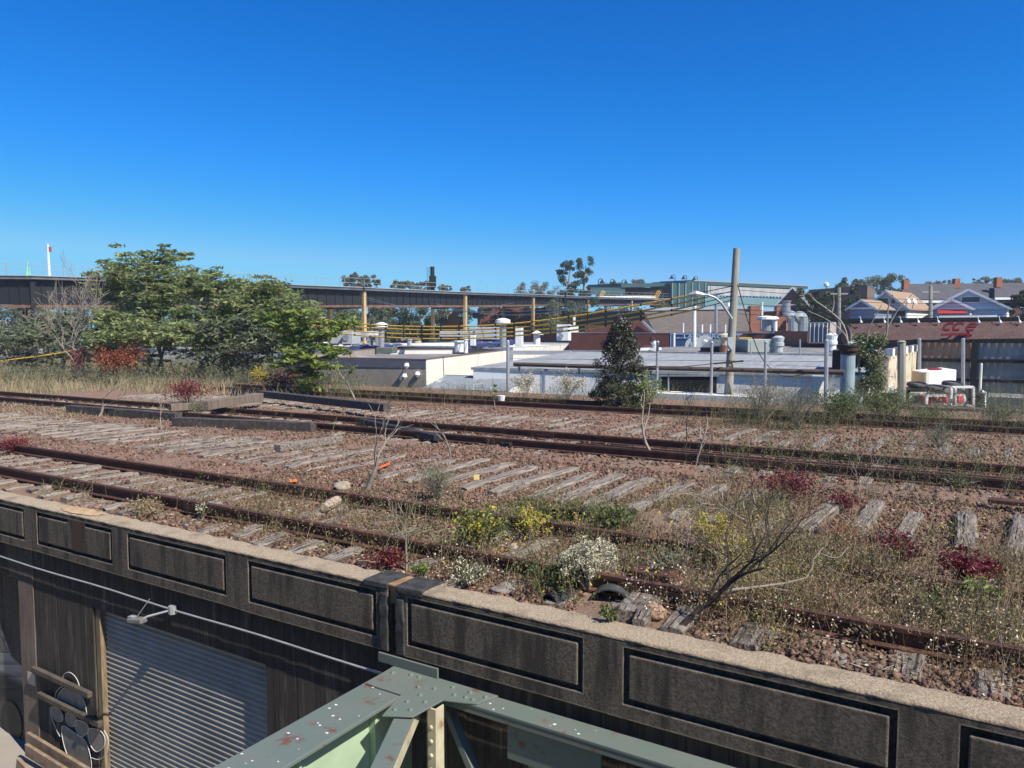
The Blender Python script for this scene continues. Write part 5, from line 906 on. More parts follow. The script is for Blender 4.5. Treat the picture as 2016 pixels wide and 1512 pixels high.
# steel stack with rusty cap
st = thing('steel_stack', 'wide pale blue steel stack with a rusty flanged cap', 'stack', atY(1669, 800, 30)); c0, c1 = atY(1666, 800, 30), atY(1670, 697, 30); q = MB(); q.tube([c0 - Vector((0, 0, 3)), c1], .265, 24); q.build('stack_pipe', M('pale blue steel', (.3, .37, .38), (.25, .31, .32), sc=2, rough=.5, c3=(.2, .1, .06), sc3=3, t3=(.66, .74)), st)
q = MB(); q.tube([c1 + Vector((0, 0, z)) for z in (-.02, .12, .121, .3, .301, .36)], [.29, .29, .36, .36, .4, .4], 20); q.build('cap', m_dkrust, st)
q = MB(); q.prism([fp(1640, 31.6), fp(1656, 31.3), fp(1657, 33), fp(1643, 33.4)], 0, zf(690, 31.5)); tag(q.build('brick_pier', M('dark brick', (.05, .04, .036), (.035, .03, .028), sc=3, rough=.95, brick=(.22, .075))), 'dark brick pier behind the steel stack', 'pier')
q = MB(); c = atY(1690, 676, 44); n = 8; q.tube([c + Vector((-.55, 0, -.2)), c + Vector((0, .1, -.1)), c + Vector((.75, .2, -.2))], [.28, .36, .3], 12); tag(q.build('roof_dome', M('pale teal dome', (.42, .52, .5), rough=.6)), 'pale teal domed roof cover behind the vine', 'dome')
# houses with gables
m_siding = M('shaded siding', (.56, .57, .6), (.5, .51, .55), sc=1, rough=.8); m_tanroof = M('tan shingle', (.34, .235, .15), (.27, .19, .125), sc=3, rough=.9); m_droof = M('dark slate roof', (.075, .075, .085), (.1, .095, .1), sc=2, rough=.9); m_dbrick = M('dark house brick', (.13, .065, .055), (.1, .052, .045), sc=2, rough=.9)  # blue grey house front carries the tint of its shade
def gable(label, px0, px1, ye, yr, yb, Y, dep, wall, roof, rz=.25, hip=0, wins=(), chim=None, side=None, over=.3, name='gabled_house', group=None):
    a, b = atY(px0, ye, Y), atY(px1, ye, Y); w_ = b.x - a.x; ze, zr, zb = a.z, zf(yr, Y), zf(yb, Y); base = Vector(((a.x + b.x) / 2, Y, zb)); t = thing(name, label, 'house', base, group); cs, sn = math.cos(rz), math.sin(rz)
    P = lambda x, y, z: Vector((base.x + x * cs - y * sn, base.y + x * sn + y * cs, z)); h = w_ / 2
    q = MB(); q.add([P(-h, 0, zb), P(h, 0, zb), P(h, dep, zb), P(-h, dep, zb), P(-h, 0, ze), P(h, 0, ze), P(h, dep, ze), P(-h, dep, ze), P(0, 0, zr - .1), P(0, dep, zr - .1)], [(0, 1, 5, 8, 4), (2, 3, 7, 9, 6), (1, 2, 6, 5), (3, 0, 4, 7)]); q.build('wall', wall, t)
    if side: q = MB(); q.extr([P(h + .01, .2, zb), P(h + .01, dep - .2, zb), P(h + .01, dep - .2, ze - .1), P(h + .01, .2, ze - .1)], Vector((cs, sn, 0)) * .03); q.build('side_wall', side, t)  # side wall whiter than the front: sunlight put into its colour
    k = (zr - ze) / h; rf = None
    for sg_ in (-1, 1):
        q = MB(); q.extr([P(sg_ * (h + over), -over, ze - over * k), P(0, -over, zr), P(0, dep + over, zr), P(sg_ * (h + over), dep + over, ze - over * k)], Vector((0, 0, .14))); r_ = q.build('roof', roof, t); rf = rf or r_
        q = MB(); q.beam(P(sg_ * (h + over), -over - .04, ze - over * k + .02), P(0, -over - .04, zr + .02), .06, .22); q.build('bargeboard', m_wht, t)
    q = MB(); q.beam(P(-h - .2, -.06, ze), P(h + .2, -.06, ze), .1, .16); q.build('eave_trim', m_wht, t)
    for x, z0, z1, wd in wins:
        f = MB(); f.extr([P(x - wd / 2 - .08, -.02, z0 - .08), P(x + wd / 2 + .08, -.02, z0 - .08), P(x + wd / 2 + .08, -.02, z1 + .08), P(x - wd / 2 - .08, -.02, z1 + .08)], P(0, -.05, 0) - P(0, 0, 0)); fo = f.build('window', m_wht, t)
        g_ = MB(); g_.extr([P(x - wd / 2, -.072, z0), P(x + wd / 2, -.072, z0), P(x + wd / 2, -.072, z1), P(x - wd / 2, -.072, z1)], P(0, -.02, 0) - P(0, 0, 0)); g_.build('pane', m_glass, fo)
    if chim: q = MB(); q.box(P(chim[0], chim[1], zr - 1), .7, .6, 2.0, rz); q.build('chimney', m_obrick, rf)
    return t, P
zz = lambda y, Y: zf(y, Y)
gable('pale blue house with tan shingled roof, its taller rear gable', 1708, 1782, 606, 574, 660, 78, 8, m_siding, m_tanroof, -.75, wins=((-.3, zz(598, 78), zz(587, 78), .9), (.6, zz(598, 78), zz(587, 78), .5), (1.3, zz(624, 78), zz(612, 78), 1.0)), side=m_wht)
gable('small blue front gable wing of the tan roofed house', 1673, 1721, 607, 592, 660, 74, 5, M('deep blue siding', (.22, .26, .33), (.19, .23, .3), sc=1, rough=.8), m_tanroof, -.75)
gable('pale lilac gabled house with a dark attic window and red awning', 1842, 1970, 606, 571, 660, 76, 8, M('lilac siding', (.58, .58, .63), (.52, .52, .58), sc=1, rough=.8), M('lilac grey roof', (.22, .22, .26), rough=.9), -.6, wins=((.2, zz(595, 76), zz(585, 76), 1.5),), side=m_wht)
gable('lower left gable of the lilac house beside the red awning', 1842, 1905, 607, 590, 625, 74.5, 4, bpy.data.materials['lilac siding'], bpy.data.materials['lilac grey roof'], -.6)
q = MB(); q.extr([atY(1846, 616, 74), atY(1904, 616, 73), atY(1904, 609, 74.2), atY(1846, 608, 75.2)], Vector((0, 0, -.08))); tag(q.build('awning', M('red awning', (.45, .04, .045), (.35, .03, .035), sc=6, rough=.7)), 'faded red awning on the front of the lilac house', 'awning')
q = MB(); q.beam(atY(1848, 624, 73.4), atY(1962, 623, 71.5), .5, .3); tag(q.build('porch_beam', m_wht), 'white porch beam below the red awning', 'beam')
for (a_, b_, yr, ye, Y, l) in ((1776, 1880, 562, 594, 96, 'dark brick row house with slate roof between the two pale houses'), (1876, 1965, 561, 590, 100, 'dark brick row house with slate roof behind the lilac gable'), (1958, 2070, 560, 588, 98, 'dark brick row house with slate roof at the right edge')):
    t = thing('row_house', l, 'house', V2((a_ + b_) / 2, Y), 'brick row houses behind the gabled ones'); q = MB(); q.prism([fp(a_, Y), fp(b_, Y), fp(b_ - 4, Y + 9), fp(a_ - 4, Y + 9)], 0, zf(ye, Y)); q.build('wall', m_dbrick, t)
    q = MB(); q.extr([atY(a_, ye, Y - .4), atY(b_, ye, Y - .4), atY(b_, yr, Y + 4.5), atY(a_, yr, Y + 4.5)], Vector((0, 0, .2))); q.build('roof', m_droof, t); q = MB(); q.beam(atY(a_, ye, Y - .5), atY(b_, ye, Y - .5), .25, .3); q.build('gutter', m_wht, t)
    for f in (.2, .45, .75):
        x = a_ + (b_ - a_) * f; q = MB(); q.extr([atY(x, 606, Y - .05), atY(x + 11, 606, Y - .05), atY(x + 11, 594.5, Y - .05), atY(x, 594.5, Y - .05)], Vector((0, -.06, 0))); fo = q.build('window', m_wht, t); q = MB(); q.extr([atY(x + 1.5, 605, Y - .115), atY(x + 9.5, 605, Y - .115), atY(x + 9.5, 596, Y - .115), atY(x + 1.5, 596, Y - .115)], Vector((0, -.02, 0))); q.build('pane', m_glass, fo)
    q = MB(); q.box(atY(a_ + 6, ye - 22, Y + 3), .7, .7, 1.3); q.build('chimney', m_obrick, t)
flatroof('flat_roofed_building', 'brown brick flat block with pale corner behind the dark evergreen mass', 'building', [fp(1590, 125), fp(1705, 112), fp(1720, 122), fp(1600, 140)], zf(566, 118), M('umber brick', (.2, .14, .11), (.16, .11, .085), sc=1, rough=.9), m_flat, .4, .4)
gable('dark shingled steep gable with white verge right of the station canopy', 1530, 1590, 600, 566, 660, 122, 10, m_dbrick, m_shing, -.5)
for px, py, Y, l in ((1789, 591, 73, 'white satellite dish on the tan roof, nearer the ridge'), (1802, 593, 73, 'white satellite dish on the tan roof, at its lower corner'), (1438, 601, 80, 'white satellite dish on the roof beside the street light arm')):
    c = atY(px, py, Y); t = thing('satellite_dish', l, 'dish', c); q = MB(); ax = Vector((.5, -.75, .4)).normalized(); q.tube([c, c - ax * .05, c - ax * .1], [.3, .24, .08], 16); q.build('dish_bowl', m_wht, t); q = MB(); q.tube([c - ax * .16, c - ax * .3 - Vector((0, 0, .6))], .04, 5); q.build('dish_arm', m_galv, t)
t = thing('water_tank', 'small round white water tank on a mast against the sky', 'tank', atY(1627, 567, 150)); c = atY(1627, 561, 150); q = MB(); q.tube([c + Vector((0, 0, z)) for z in (-.4, -.2, .3, .5)], [.2, .5, .5, .1], 10); q.build('tank', m_wht, t); q = MB(); q.tube([c - Vector((0, 0, 2)), c - Vector((0, 0, .3))], .1, 6); q.build('mast', m_galv, t)
for k, (y0, y1) in enumerate(((571, 588), (583, 592), (598, 607), (609, 615), (618, 622))): wire('thin black overhead wire ' + ['topmost of five', 'second from top of five', 'in the middle of five', 'fourth from top of five', 'lowest of five'][k] + ' crossing before the houses', [atY(1455, y0, 40), atY(2080, y1, 44)], .016, m_dark, sag=.25)
for k, (x0, y0, x1, y1) in enumerate(((713, 582, 1010, 596), (720, 590, 1440, 575), (860, 598, 1160, 600))): wire(['slack grey wire along the first viaduct spans', 'long slack grey wire from the first column to the utility pole', 'slack grey wire along the later viaduct spans'][k], [atY(x0, y0, 70), atY(x1, y1, 60 if k != 1 else 29)], .02, m_galv, sag=.9)
# ================================================================ vegetation
m_bark = M('grey bark', (.33, .29, .23), (.22, .19, .15), sc=8, rough=.95)
m_twig = M('pale twig', (.36, .31, .25), (.26, .21, .17), sc=6, rough=.95)
m_dtwig = M('dark twig', (.035, .028, .023), (.06, .05, .04), sc=6, rough=.95)
l_green = LF('ailanthus leaf', (.2, .25, .09), .5, .45, (.31, .345, .15)); l_yg = LF('yellow green leaf', (.26, .31, .075), .45, .35, (.13, .19, .05))
l_dark = LF('dark leaf', (.04, .065, .033), .6, .2, (.07, .1, .05)); l_far = LF('far tree leaf', (.1, .13, .07), .55, .25, (.15, .17, .1), .25); l_farb = LF('far brown leaf', (.17, .14, .085), .5, .15, (.09, .09, .05), .25)
l_con = LF('juniper needle', (.042, .055, .027), .6, .15, (.08, .08, .04)); l_vine = LF('vine leaf', (.17, .15, .14), .6, .15, (.06, .06, .05), 3)
l_red = LF('red leaf', (.22, .024, .034), .6, .3, (.1, .018, .024)); l_rust = LF('rust leaf', (.3, .1, .045), .5, .3, (.2, .06, .03)); l_yel = LF('yellow leaf', (.55, .42, .04), .4, .3, (.35, .33, .05))
l_sage = LF('sage weed leaf', (.13, .145, .075), .5, .25, (.2, .19, .11)); l_weed = LF('weed leaf', (.08, .12, .035), .55, .3, (.15, .16, .06)); l_dry = LF('dry grass', (.43, .35, .21), .4, .2, (.25, .22, .12))
l_brown = LF('dry weed', (.24, .17, .1), .5, .2, (.3, .24, .13)); l_wht = LF('white floret', (.7, .62, .47), .25, .2); l_crm = LF('cream floret', (.5, .45, .3), .3, .2, (.62, .57, .42))
def px_pts(n, x0, x1, y0, y1, clump=0, dmin=6.1, dmax=60, lo=-.45, hi=.35):
    out = []
    while len(out) < n:
        p = deck(U(x0, x1), U(y0, y1)); s, d = sd(p)
        if d < dmin or d > dmax: 
            if random.random() < .02: out.append(None)
            continue
        if clump and noise.noise((s * clump, d * clump, 33)) < U(lo, hi): continue
        out.append(tuple(P3(s, d, -.01)) if d < 27.4 else tuple(T(s, d, -.2)))
    return np.array([o for o in out if o is not None])
def low(P): x = 1008 + FP * P[:, 0] / P[:, 1]; return np.where((x > 1770) & (x < 1945) & (P[:, 1] > 22), .4, 1.0)   # shorter in front of the yard machines
def weeds(P, H, lean, k, L, Wd, w=.004, spread=.04, lo=.15):
    n = len(P); a = rng.uniform(0, 2 * np.pi, n); ln = rng.uniform(.05, 1, n) * lean; D = np.stack([np.cos(a) * ln, np.sin(a) * ln, np.ones(n)], 1); D /= np.linalg.norm(D, axis=1, keepdims=True)
    H = np.broadcast_to(H, (n,)); tip = P + D * H[:, None]; side = np.stack([-np.sin(a + 1), np.cos(a + 1), np.zeros(n)], 1) * w
    bend = rng.normal(size=(n, 3)) * H[:, None] * .05; mid = (P + tip) / 2 + bend
    SV = np.stack([P - side, P + side, mid + side * .8, mid - side * .8, tip + side * .3, tip - side * .3], 1).reshape(-1, 3); b = (np.arange(n) * 6)[:, None]
    SF = np.concatenate([b + np.array([[0, 1, 2, 3]]), b + np.array([[3, 2, 4, 5]])])
    f = lo + (1 - lo) * rng.uniform(0, 1, (n, k)) ** .8; Q = P[:, None] * (1 - f[..., None]) + tip[:, None] * f[..., None] + bend[:, None] * (1 - np.abs(2 * f - 1))[..., None] + rng.normal(size=(n, k, 3)) * spread * (1.15 - f[..., None] * .6)
    m = n * k; LV = quads(Q.reshape(-1, 3), L * rng.uniform(.5, 1.3, m), Wd * rng.uniform(.6, 1.3, m), rng.normal(size=(m, 3)) + np.array([0, 0, .3]))
    return (SV, SF), LV, tip
def stuff(name, parts, mat, label): V, Fq = cat_mesh(parts); tag(npmesh(name, V, Fq, mat), label, name.replace('_', ' '), kind='stuff')
def fit(mb, tips, base, wd, ht, cx=None):
    A = np.array([tuple(q) for q in mb.v]); tp = np.array([tuple(t[0]) for t in tips]); b = np.array(base); lo, hi = tp.min(0), tp.max(0)
    k = wd / max(.1, max(hi[0] - lo[0], hi[1] - lo[1])); kz = ht / max(.1, hi[2] - b[2]); sc = np.array([k, k, kz]); A = b + (A - b) * sc; tp = b + (tp - b) * sc
    mb.v = [tuple(q) for q in A]; return tp
def tree(label, base, wd, ht, leafmat, nleaf, crad, L, Wd, depth=4, bark=None, flat=.4, group=None, name='leafy_tree', spread=.75, trunk=.09, cover=1.0, shift=(0, 0), nch=(2, 4), cat='tree', fill=1.0):
    t = thing(name, label, cat, base, group); mb = MB(); tips = []
    for k in range(2 if depth > 3 else 1): grow(mb, Vector(base) + Vector((U(-.2, .2), U(-.2, .2), -.1)), Vector((U(-.25, .25) + shift[0], U(-.25, .25) + shift[1], 1)), 2.0, trunk, depth, tips, spread, nch, .2, .12, n=6, minr=.008)
    tp = fit(mb, tips, base, wd, ht); mb.build('trunk', bark or m_bark, t)
    if nleaf:
        keep = tp[rng.uniform(0, 1, len(tp)) < cover]; lo, hi = tp.min(0), tp.max(0); nl = int(fill * 60); c0 = (lo + hi) / 2
        q = rng.normal(size=(nl, 3)); q /= np.linalg.norm(q, axis=1, keepdims=True); q *= rng.uniform(.45, .95, (nl, 1)); ex = np.array([wd * .46, wd * .46, ht * .46]); cz = np.array([c0[0], c0[1], base[2] + ht * .5])
        cs = np.concatenate([keep, cz + q * ex]) if nl else keep
        P = clumps(cs, rng.uniform(.55, 1.35, len(cs)) * crad, nleaf, flat); m = len(P)
        V, Fq = quads(P, L * rng.uniform(.6, 1.3, m), Wd * rng.uniform(.7, 1.3, m), leafdir(m)); npmesh('crown', V, Fq, leafmat, t)
    return t
K = lambda Y: Y / 1514
# --- leafy trees on the left bank
def tpx(label, bx, by, Y, x0, x1, ytop, mat, n, crad=.42, **kw):
    b = atY(bx, by, Y); return tree(label, b, (x1 - x0) * K(Y), (by - ytop) * K(Y), mat, int(n * .5), crad * 1.25, .34, .1, flat=.2, **kw)
tpx('leafy green tree with a ragged crown rising highest on the left bank', 318, 745, 45, 235, 450, 488, l_green, 26000, group=None, shift=(.1, 0))
tpx('leafy green tree with reaching left limbs against the sky, beside the bare tangled shrub', 235, 745, 47, 150, 345, 496, l_green, 15000, crad=.42, shift=(-.1, 0), cover=.85)
tpx('wide leafy green tree between the tallest tree and the one hiding the viaduct girder', 430, 748, 44, 350, 570, 542, l_green, 24000, crad=.5, shift=(.05, 0))
tpx('leafy green tree whose right edge hides the viaduct girder above the cables', 535, 750, 42, 455, 645, 546, l_green, 24000, crad=.5, shift=(.12, 0))
tpx('low dark green tree filling the gap under the ragged tallest crown', 290, 748, 43, 180, 420, 610, l_green, 14000, crad=.55)
tpx('low leafy tree with light tips in front of the wide green tree', 385, 752, 41, 300, 510, 620, l_green, 14000, crad=.5)
tpx('small dark leafy tree below the limb ends right of the wide tree', 480, 752, 40, 420, 590, 610, l_far, 12000, crad=.5)
tpx('small yellow green tree with a bare forked trunk beside the stucco wall', 598, 782, 33.5, 545, 692, 618, l_yg, 12000, crad=.36, depth=3, shift=(.05, 0), trunk=.06)
tpx('dark green shrubby tree at the left frame edge under the viaduct', 22, 748, 60, -70, 90, 625, l_far, 6000, crad=.7)
tpx('dark green shrubby tree behind the bare tangled shrub', 130, 748, 50, 60, 250, 610, l_far, 12000, crad=.6)
for bx, x0, x1, yt, sh in ((165, 0, 190, 560, -.6), (155, 60, 225, 490, -.1)): tpx(['leafless grey shrub fanning its branches left across the viaduct', 'leafless grey shrub reaching up to the sky in front of the viaduct'][0 if bx == 165 else 1], bx, 746, 43, x0, x1, yt, None, 0, bark=m_twig, name='bare_shrub', shift=(sh, 0), spread=.95, nch=(2, 4), trunk=.05, cat='shrub', depth=4, fill=0)
# --- distant trees
def far_tree(label, px0, px1, ytop, ybot, Y, mat, n=2600, nc=34, L=.55, name='distant_tree', group='trees in the distance', trunk=True):
    a, b = atY(px0, ybot, Y), atY(px1, ytop, Y); c = (a + b) / 2; base = Vector((c.x, Y, 0)); t = thing(name, label, 'tree', base, group); w, h = (b.x - a.x) / 2, (b.z - a.z) / 2
    q = rng.uniform(-.95, .95, (nc, 3)); q[:, :2] *= (1 - .45 * np.clip(q[:, 2:], 0, 1) ** 1.5) * (1 - .25 * np.clip(-q[:, 2:], 0, 1)); q[:, 2] *= rng.uniform(.75, 1.05, nc); cs = np.array([c.x, c.y, c.z]) + q * np.array([w, w, h])
    P = clumps(cs, rng.uniform(.14, .34, nc) * (w * w * h) ** (1 / 3), n, .8); V, Fq = quads(P, L * rng.uniform(.5, 1.3, n), L * .6 * rng.uniform(.5, 1.2, n)); npmesh('crown', V, Fq, mat, t)
    q = MB(); q.tube([base, Vector((c.x, Y, c.z - h * .4)), Vector((c.x + .3, Y, c.z + h * .5))], [.35, .25, .06], 7)
    for k in range(5): j = cs[k]; q.tube([Vector((c.x, Y, c.z - h * .4)), Vector(j)], [.15, .04], 5)
    q.build('trunk', m_bark, t)
FT = [(1098, 1140, 508, 590, 150, l_dark, 'tall dark leafy tree beside the viaduct, its left crown'), (1128, 1172, 500, 590, 154, l_dark, 'tall dark leafy tree beside the viaduct, its right crown'), (1016, 1098, 552, 592, 240, l_farb, 'rounded brownish distant tree left of the tall dark one'), (672, 712, 538, 575, 175, l_farb, 'thin topped distant tree above the first column'), (706, 748, 541, 575, 170, l_far, 'round distant tree just right of the thin topped one'), (768, 812, 553, 580, 170, l_far, 'green distant tree left of the signal mast'), (806, 850, 553, 582, 176, l_far, 'green distant tree touching the signal mast'), (862, 892, 560, 585, 180, l_far, 'small distant tree right of the signal mast'), (905, 930, 564, 585, 185, l_far, 'smallest distant treetop at the second column'), (1170, 1235, 556, 590, 240, l_far, 'low distant tree behind the platform lamps'), (1235, 1275, 551, 570, 260, l_farb, 'rounded distant treetop above the low canopy'),
      (1560, 1625, 572, 650, 100, l_dark, 'dark tree mass left of the slim wooden pole'), (1600, 1690, 566, 660, 96, l_dark, 'dark tree mass right of the slim wooden pole'), (1650, 1705, 548, 580, 160, l_far, 'layered distant tree above the tan roofed house, left'), (1685, 1782, 544, 585, 165, l_far, 'broad distant tree above the tan roofed house'), (1828, 1888, 551, 572, 240, l_farb, 'brown distant treetop between the two houses'), (1906, 1955, 545, 572, 240, l_farb, 'brown distant treetop above the slate roofs'), (1950, 1990, 551, 572, 250, l_farb, 'low brown distant treetop near the right edge'), (1978, 2040, 548, 572, 250, l_farb, 'brown distant treetop at the right edge'), (1985, 2050, 566, 640, 80, l_dark, 'dark green tree beside the row house at the right edge'),
      (530, 640, 600, 690, 112, l_far, 'green tree under the viaduct left of the first column'), (640, 720, 600, 680, 118, l_far, 'green tree under the viaduct behind the first column'), (715, 790, 598, 680, 120, l_far, 'green tree under the viaduct right of the first column'), (780, 850, 600, 682, 122, l_dark, 'dark tree under the viaduct in the middle of the span'), (838, 915, 602, 680, 128, l_far, 'green tree under the viaduct left of the second column'), (-10, 60, 610, 730, 100, l_far, 'grey green tree under the viaduct at the left edge'), (70, 180, 620, 720, 104, l_dark, 'dark tree under the viaduct behind the bare shrubs')]
for k in range(22):
    x = -60 + k * 62 + U(-14, 14); FT.append((x, x + U(95, 135), U(580, 590), 725, 130 + U(-6, 14), (l_far, l_dark, l_far)[k % 3], 'leafy tree of the belt seen beneath the viaduct'))
for f in FT: far_tree(f[6], *f[:6], n=9000 if 'belt' in f[6] else 4500 if f[1] - f[0] > 60 else 3000, L=.34 if f[4] < 130 else .45, group='belt of trees beneath the viaduct' if 'belt' in f[6] else 'trees in the distance')
flatroof('flat_roofed_building', 'pale sunlit block glimpsed under the viaduct on the left', 'building', [fp(-20, 150), fp(110, 150), fp(110, 165), fp(-20, 165)], zf(630, 150), m_wht)
flatroof('flat_roofed_building', 'long white building glimpsed through the trees on the left', 'building', [fp(200, 75), fp(560, 62), fp(575, 75), fp(220, 90)], zf(690, 66), m_wwall)
# --- conifer with a vine
b = atY(1222, 803, 25.4); t = thing('conifer', 'dark conifer wrapped by a greyish vine, standing on the far track', 'tree', b); hh, rr = 185 * K(25.4), 58 * K(25.4)
q = MB(); q.tube([b, b + Vector((0, 0, hh * .9))], [.07, .015], 6); P = []
for k in range(170):
    f = random.random() ** 1.25; a = U(0, 6.3); r = rr * (1 - f) ** .75 * U(.45, 1) + .1; r *= 1 + .25 * math.sin(a * 3 + 9 * f); c = b + Vector((math.cos(a) * r, math.sin(a) * r, hh * (.02 + .9 * f))); P.append(c); q.tube([b + Vector((0, 0, hh * max(.02, f * .85 - .05))), c], [.015, .005], 4)
q.build('trunk', m_bark, t); pp = clumps(P, .2, 17000, .8); V, Fq = quads(pp, .085 * rng.uniform(.6, 1.3, len(pp)), .035, rng.normal(size=(len(pp), 3)) + np.array([0, 0, .5])); npmesh('crown', V, Fq, l_con, t)
pv = []
for k in range(1500): f = U(.35, 1.0); a = U(0, 6.3); r = (rr * (1 - f) ** .75 + .1) * U(.75, 1.1); pv.append(tuple(b + Vector((math.cos(a) * r, math.sin(a) * r, hh * f))))
V, Fq = quads(np.array(pv), .1 * rng.uniform(.6, 1.2, len(pv)), .075, rng.normal(size=(len(pv), 3)) * np.array([1, 1, .6])); npmesh('vine_foliage', V, Fq, l_vine, t)
# --- shrubs and saplings
def shrub(label, bx, by, wpx, hpx, mat, n, L, Wd, stems=10, name='shrub', flower=None, nf=0, twig=None, h=-.2, flat=.7, fl=.03, nc=14, cat='shrub'):
    b = deck(bx, by, h); s, d = sd(b); 
    Y = b.y; w, ht = wpx * K(Y) / 2, hpx * K(Y); t = thing(name, label, cat, b); q = MB(); cs = []
    for k in range(stems):
        a = U(0, 6.3); r = w * U(.2, .95); tip = b + Vector((math.cos(a) * r, math.sin(a) * r, ht * U(.6, 1.0) * (1 - .35 * (r / w) ** 2))); mid = b + (tip - b) * .5 + Vector((U(-.1, .1) * w, U(-.1, .1) * w, ht * .08)); q.tube([b + Vector((math.cos(a), math.sin(a), 0)) * .03, mid, tip], [.008, .006, .003], 4, cap=False)
        for f in (.45, .7, 1.0): cs.append(b + (tip - b) * f + Vector((0, 0, ht * .04)))
        for _ in range(2): e = mid + Vector((U(-1, 1), U(-1, 1), U(.3, 1))) * ht * .3; q.tube([mid, e], [.004, .002], 3, cap=False); cs.append(e)
    q.build('stems', twig or m_bark, t)
    if n: P = clumps(cs, max(.05, w * .28), n, flat); V, Fq = quads(P, L * rng.uniform(.5, 1.3, n), Wd * rng.uniform(.6, 1.2, n), rng.normal(size=(n, 3)) + np.array([0, 0, .15])); npmesh('foliage', V, Fq, mat, t)
    if flower: P = clumps([c for c in cs if c.z > b.z + ht * .35], max(.04, w * .2), nf, .8); V, Fq = quads(P, fl * rng.uniform(.6, 1.3, nf), fl * .8, rng.normal(size=(nf, 3))); npmesh('flowers', V, Fq, flower, t)['kind'] = 'stuff'
    return t
shrub('bushy yellow green plant growing over the nearest track, left of the white flowering shrub', 945, 1092, 150, 95, l_weed, 1700, .055, .022, 16, flower=l_yel, nf=420, fl=.045)
shrub('yellow leaved plant tangled beside the larger yellow green bush', 1045, 1062, 110, 75, l_yel, 450, .05, .02, 12)
shrub('fresh green leafy plant in the middle of the near weeds', 1205, 1052, 130, 62, l_weed, 1500, .06, .024, 16)
shrub('bright yellow leaved bush in the tangle of dry weeds', 1405, 1085, 95, 75, l_yel, 800, .05, .02, 16)
shrub('shrub covered in cream seed heads beside the near rail', 1160, 1165, 125, 118, l_sage, 900, .045, .014, 22, name='flowering_shrub', flower=l_crm, nf=5500, fl=.018)
shrub('low white flowering clump by the coping at the tarred joint', 925, 1150, 110, 45, l_weed, 600, .04, .014, 14, name='flowering_shrub', flower=l_wht, nf=420, fl=.022)
shrub('crimson shrub spreading over rotten ties on the right', 1560, 985, 190, 55, l_red, 1900, .055, .022, 24, name='red_shrub')
shrub('dark crimson sprawling shrub in front of the rotten ties', 1750, 1110, 170, 60, l_red, 1700, .055, .02, 22, name='red_shrub')
shrub('small crimson shrub between two bare rotten ties on the right', 1660, 1000, 80, 30, l_red, 500, .055, .02, 10, name='red_shrub')
shrub('reddish brown weed patch above the dark crimson shrub', 1650, 1075, 130, 40, l_rust, 800, .05, .018, 16, name='red_shrub')
shrub('deep red shrub by the nearest rail at the right edge', 1905, 1160, 120, 80, l_red, 1500, .055, .022, 18, name='red_shrub')
shrub('dusty red creeper by the near rail left of the tarred joint', 765, 1110, 140, 30, l_red, 700, .05, .02, 16, name='red_shrub')
shrub('red leaved creeper at the left frame edge on the near rail', 25, 892, 90, 30, l_red, 900, .06, .025, 14, name='red_shrub')
shrub('red bushes below the small yellow green tree', 560, 770, 150, 38, l_red, 1700, .1, .05, 22, name='red_shrub')
shrub('reddish shrub by the dry grass near the dumped timbers', 370, 795, 130, 48, l_red, 1300, .09, .04, 20, name='red_shrub', twig=m_dtwig)
shrub('orange yellow tipped shrub under the leafy trees', 515, 765, 70, 45, l_yel, 500, .1, .05, 12)
shrub('rust brown leaved bush in front of the leafy trees', 235, 752, 130, 75, l_rust, 2600, .16, .09, 20, name='rust_shrub')
shrub('dark red tipped bush left of the rust brown one', 158, 752, 50, 70, l_red, 500, .13, .07, 10, name='red_shrub')
shrub('feathery grey green weed behind the near rail, right of the forked sapling', 862, 985, 110, 82, l_sage, 2200, .04, .008, 30, name='feathery_weed', cat='weed')
shrub('low feathery weed beside the cross timber on the middle track', 385, 822, 70, 42, l_sage, 900, .06, .012, 18, name='feathery_weed', cat='weed')
shrub('olive feathery weed on the far strip near the right edge', 1850, 880, 80, 55, l_sage, 1300, .045, .01, 22, name='feathery_weed', cat='weed')
shrub('mossy yellowish weed lying over the middle rail on the right', 1880, 960, 100, 30, l_weed, 900, .04, .012, 18, name='feathery_weed', cat='weed')
shrub('tall feathery weed standing before the warehouse, right of the utility pole', 1500, 835, 150, 110, l_sage, 3200, .06, .011, 40, name='feathery_weed', cat='weed')
shrub('wide feathery weed left of the steel stack', 1570, 845, 130, 95, l_sage, 2600, .06, .011, 34, name='feathery_weed', cat='weed')
shrub('bushy dark green weed at the foot of the steel stack', 1650, 835, 140, 75, l_weed, 2600, .07, .03, 26, name='leafy_weed', cat='weed')
shrub('leafy weed below the vine in front of the trailer', 1735, 830, 130, 65, l_weed, 2200, .07, .03, 24, name='leafy_weed', cat='weed')
shrub('low green brown weed in front of the red machines', 1830, 832, 150, 24, l_weed, 1300, .07, .025, 24, name='leafy_weed', cat='weed')
shrub('brown green weed right of the standpipe', 1960, 835, 120, 42, l_sage, 1500, .06, .02, 22, name='leafy_weed', cat='weed')
shrub('yellow green shrub in front of the conifer', 1268, 805, 70, 85, l_yg, 900, .09, .045, 14)
shrub('pale seed headed bush on the far edge left of the conifer', 1035, 785, 70, 55, l_sage, 900, .06, .02, 18, name='flowering_shrub', flower=l_crm, nf=900, fl=.05)
shrub('pale seed headed bush close by the left of the conifer', 1115, 788, 75, 60, l_sage, 900, .06, .02, 18, name='flowering_shrub', flower=l_crm, nf=1000, fl=.05)
shrub('spiky green weed below the feathery one on the right slope', 1840, 1235, 60, 75, l_weed, 500, .07, .016, 8, name='leafy_weed', cat='weed')
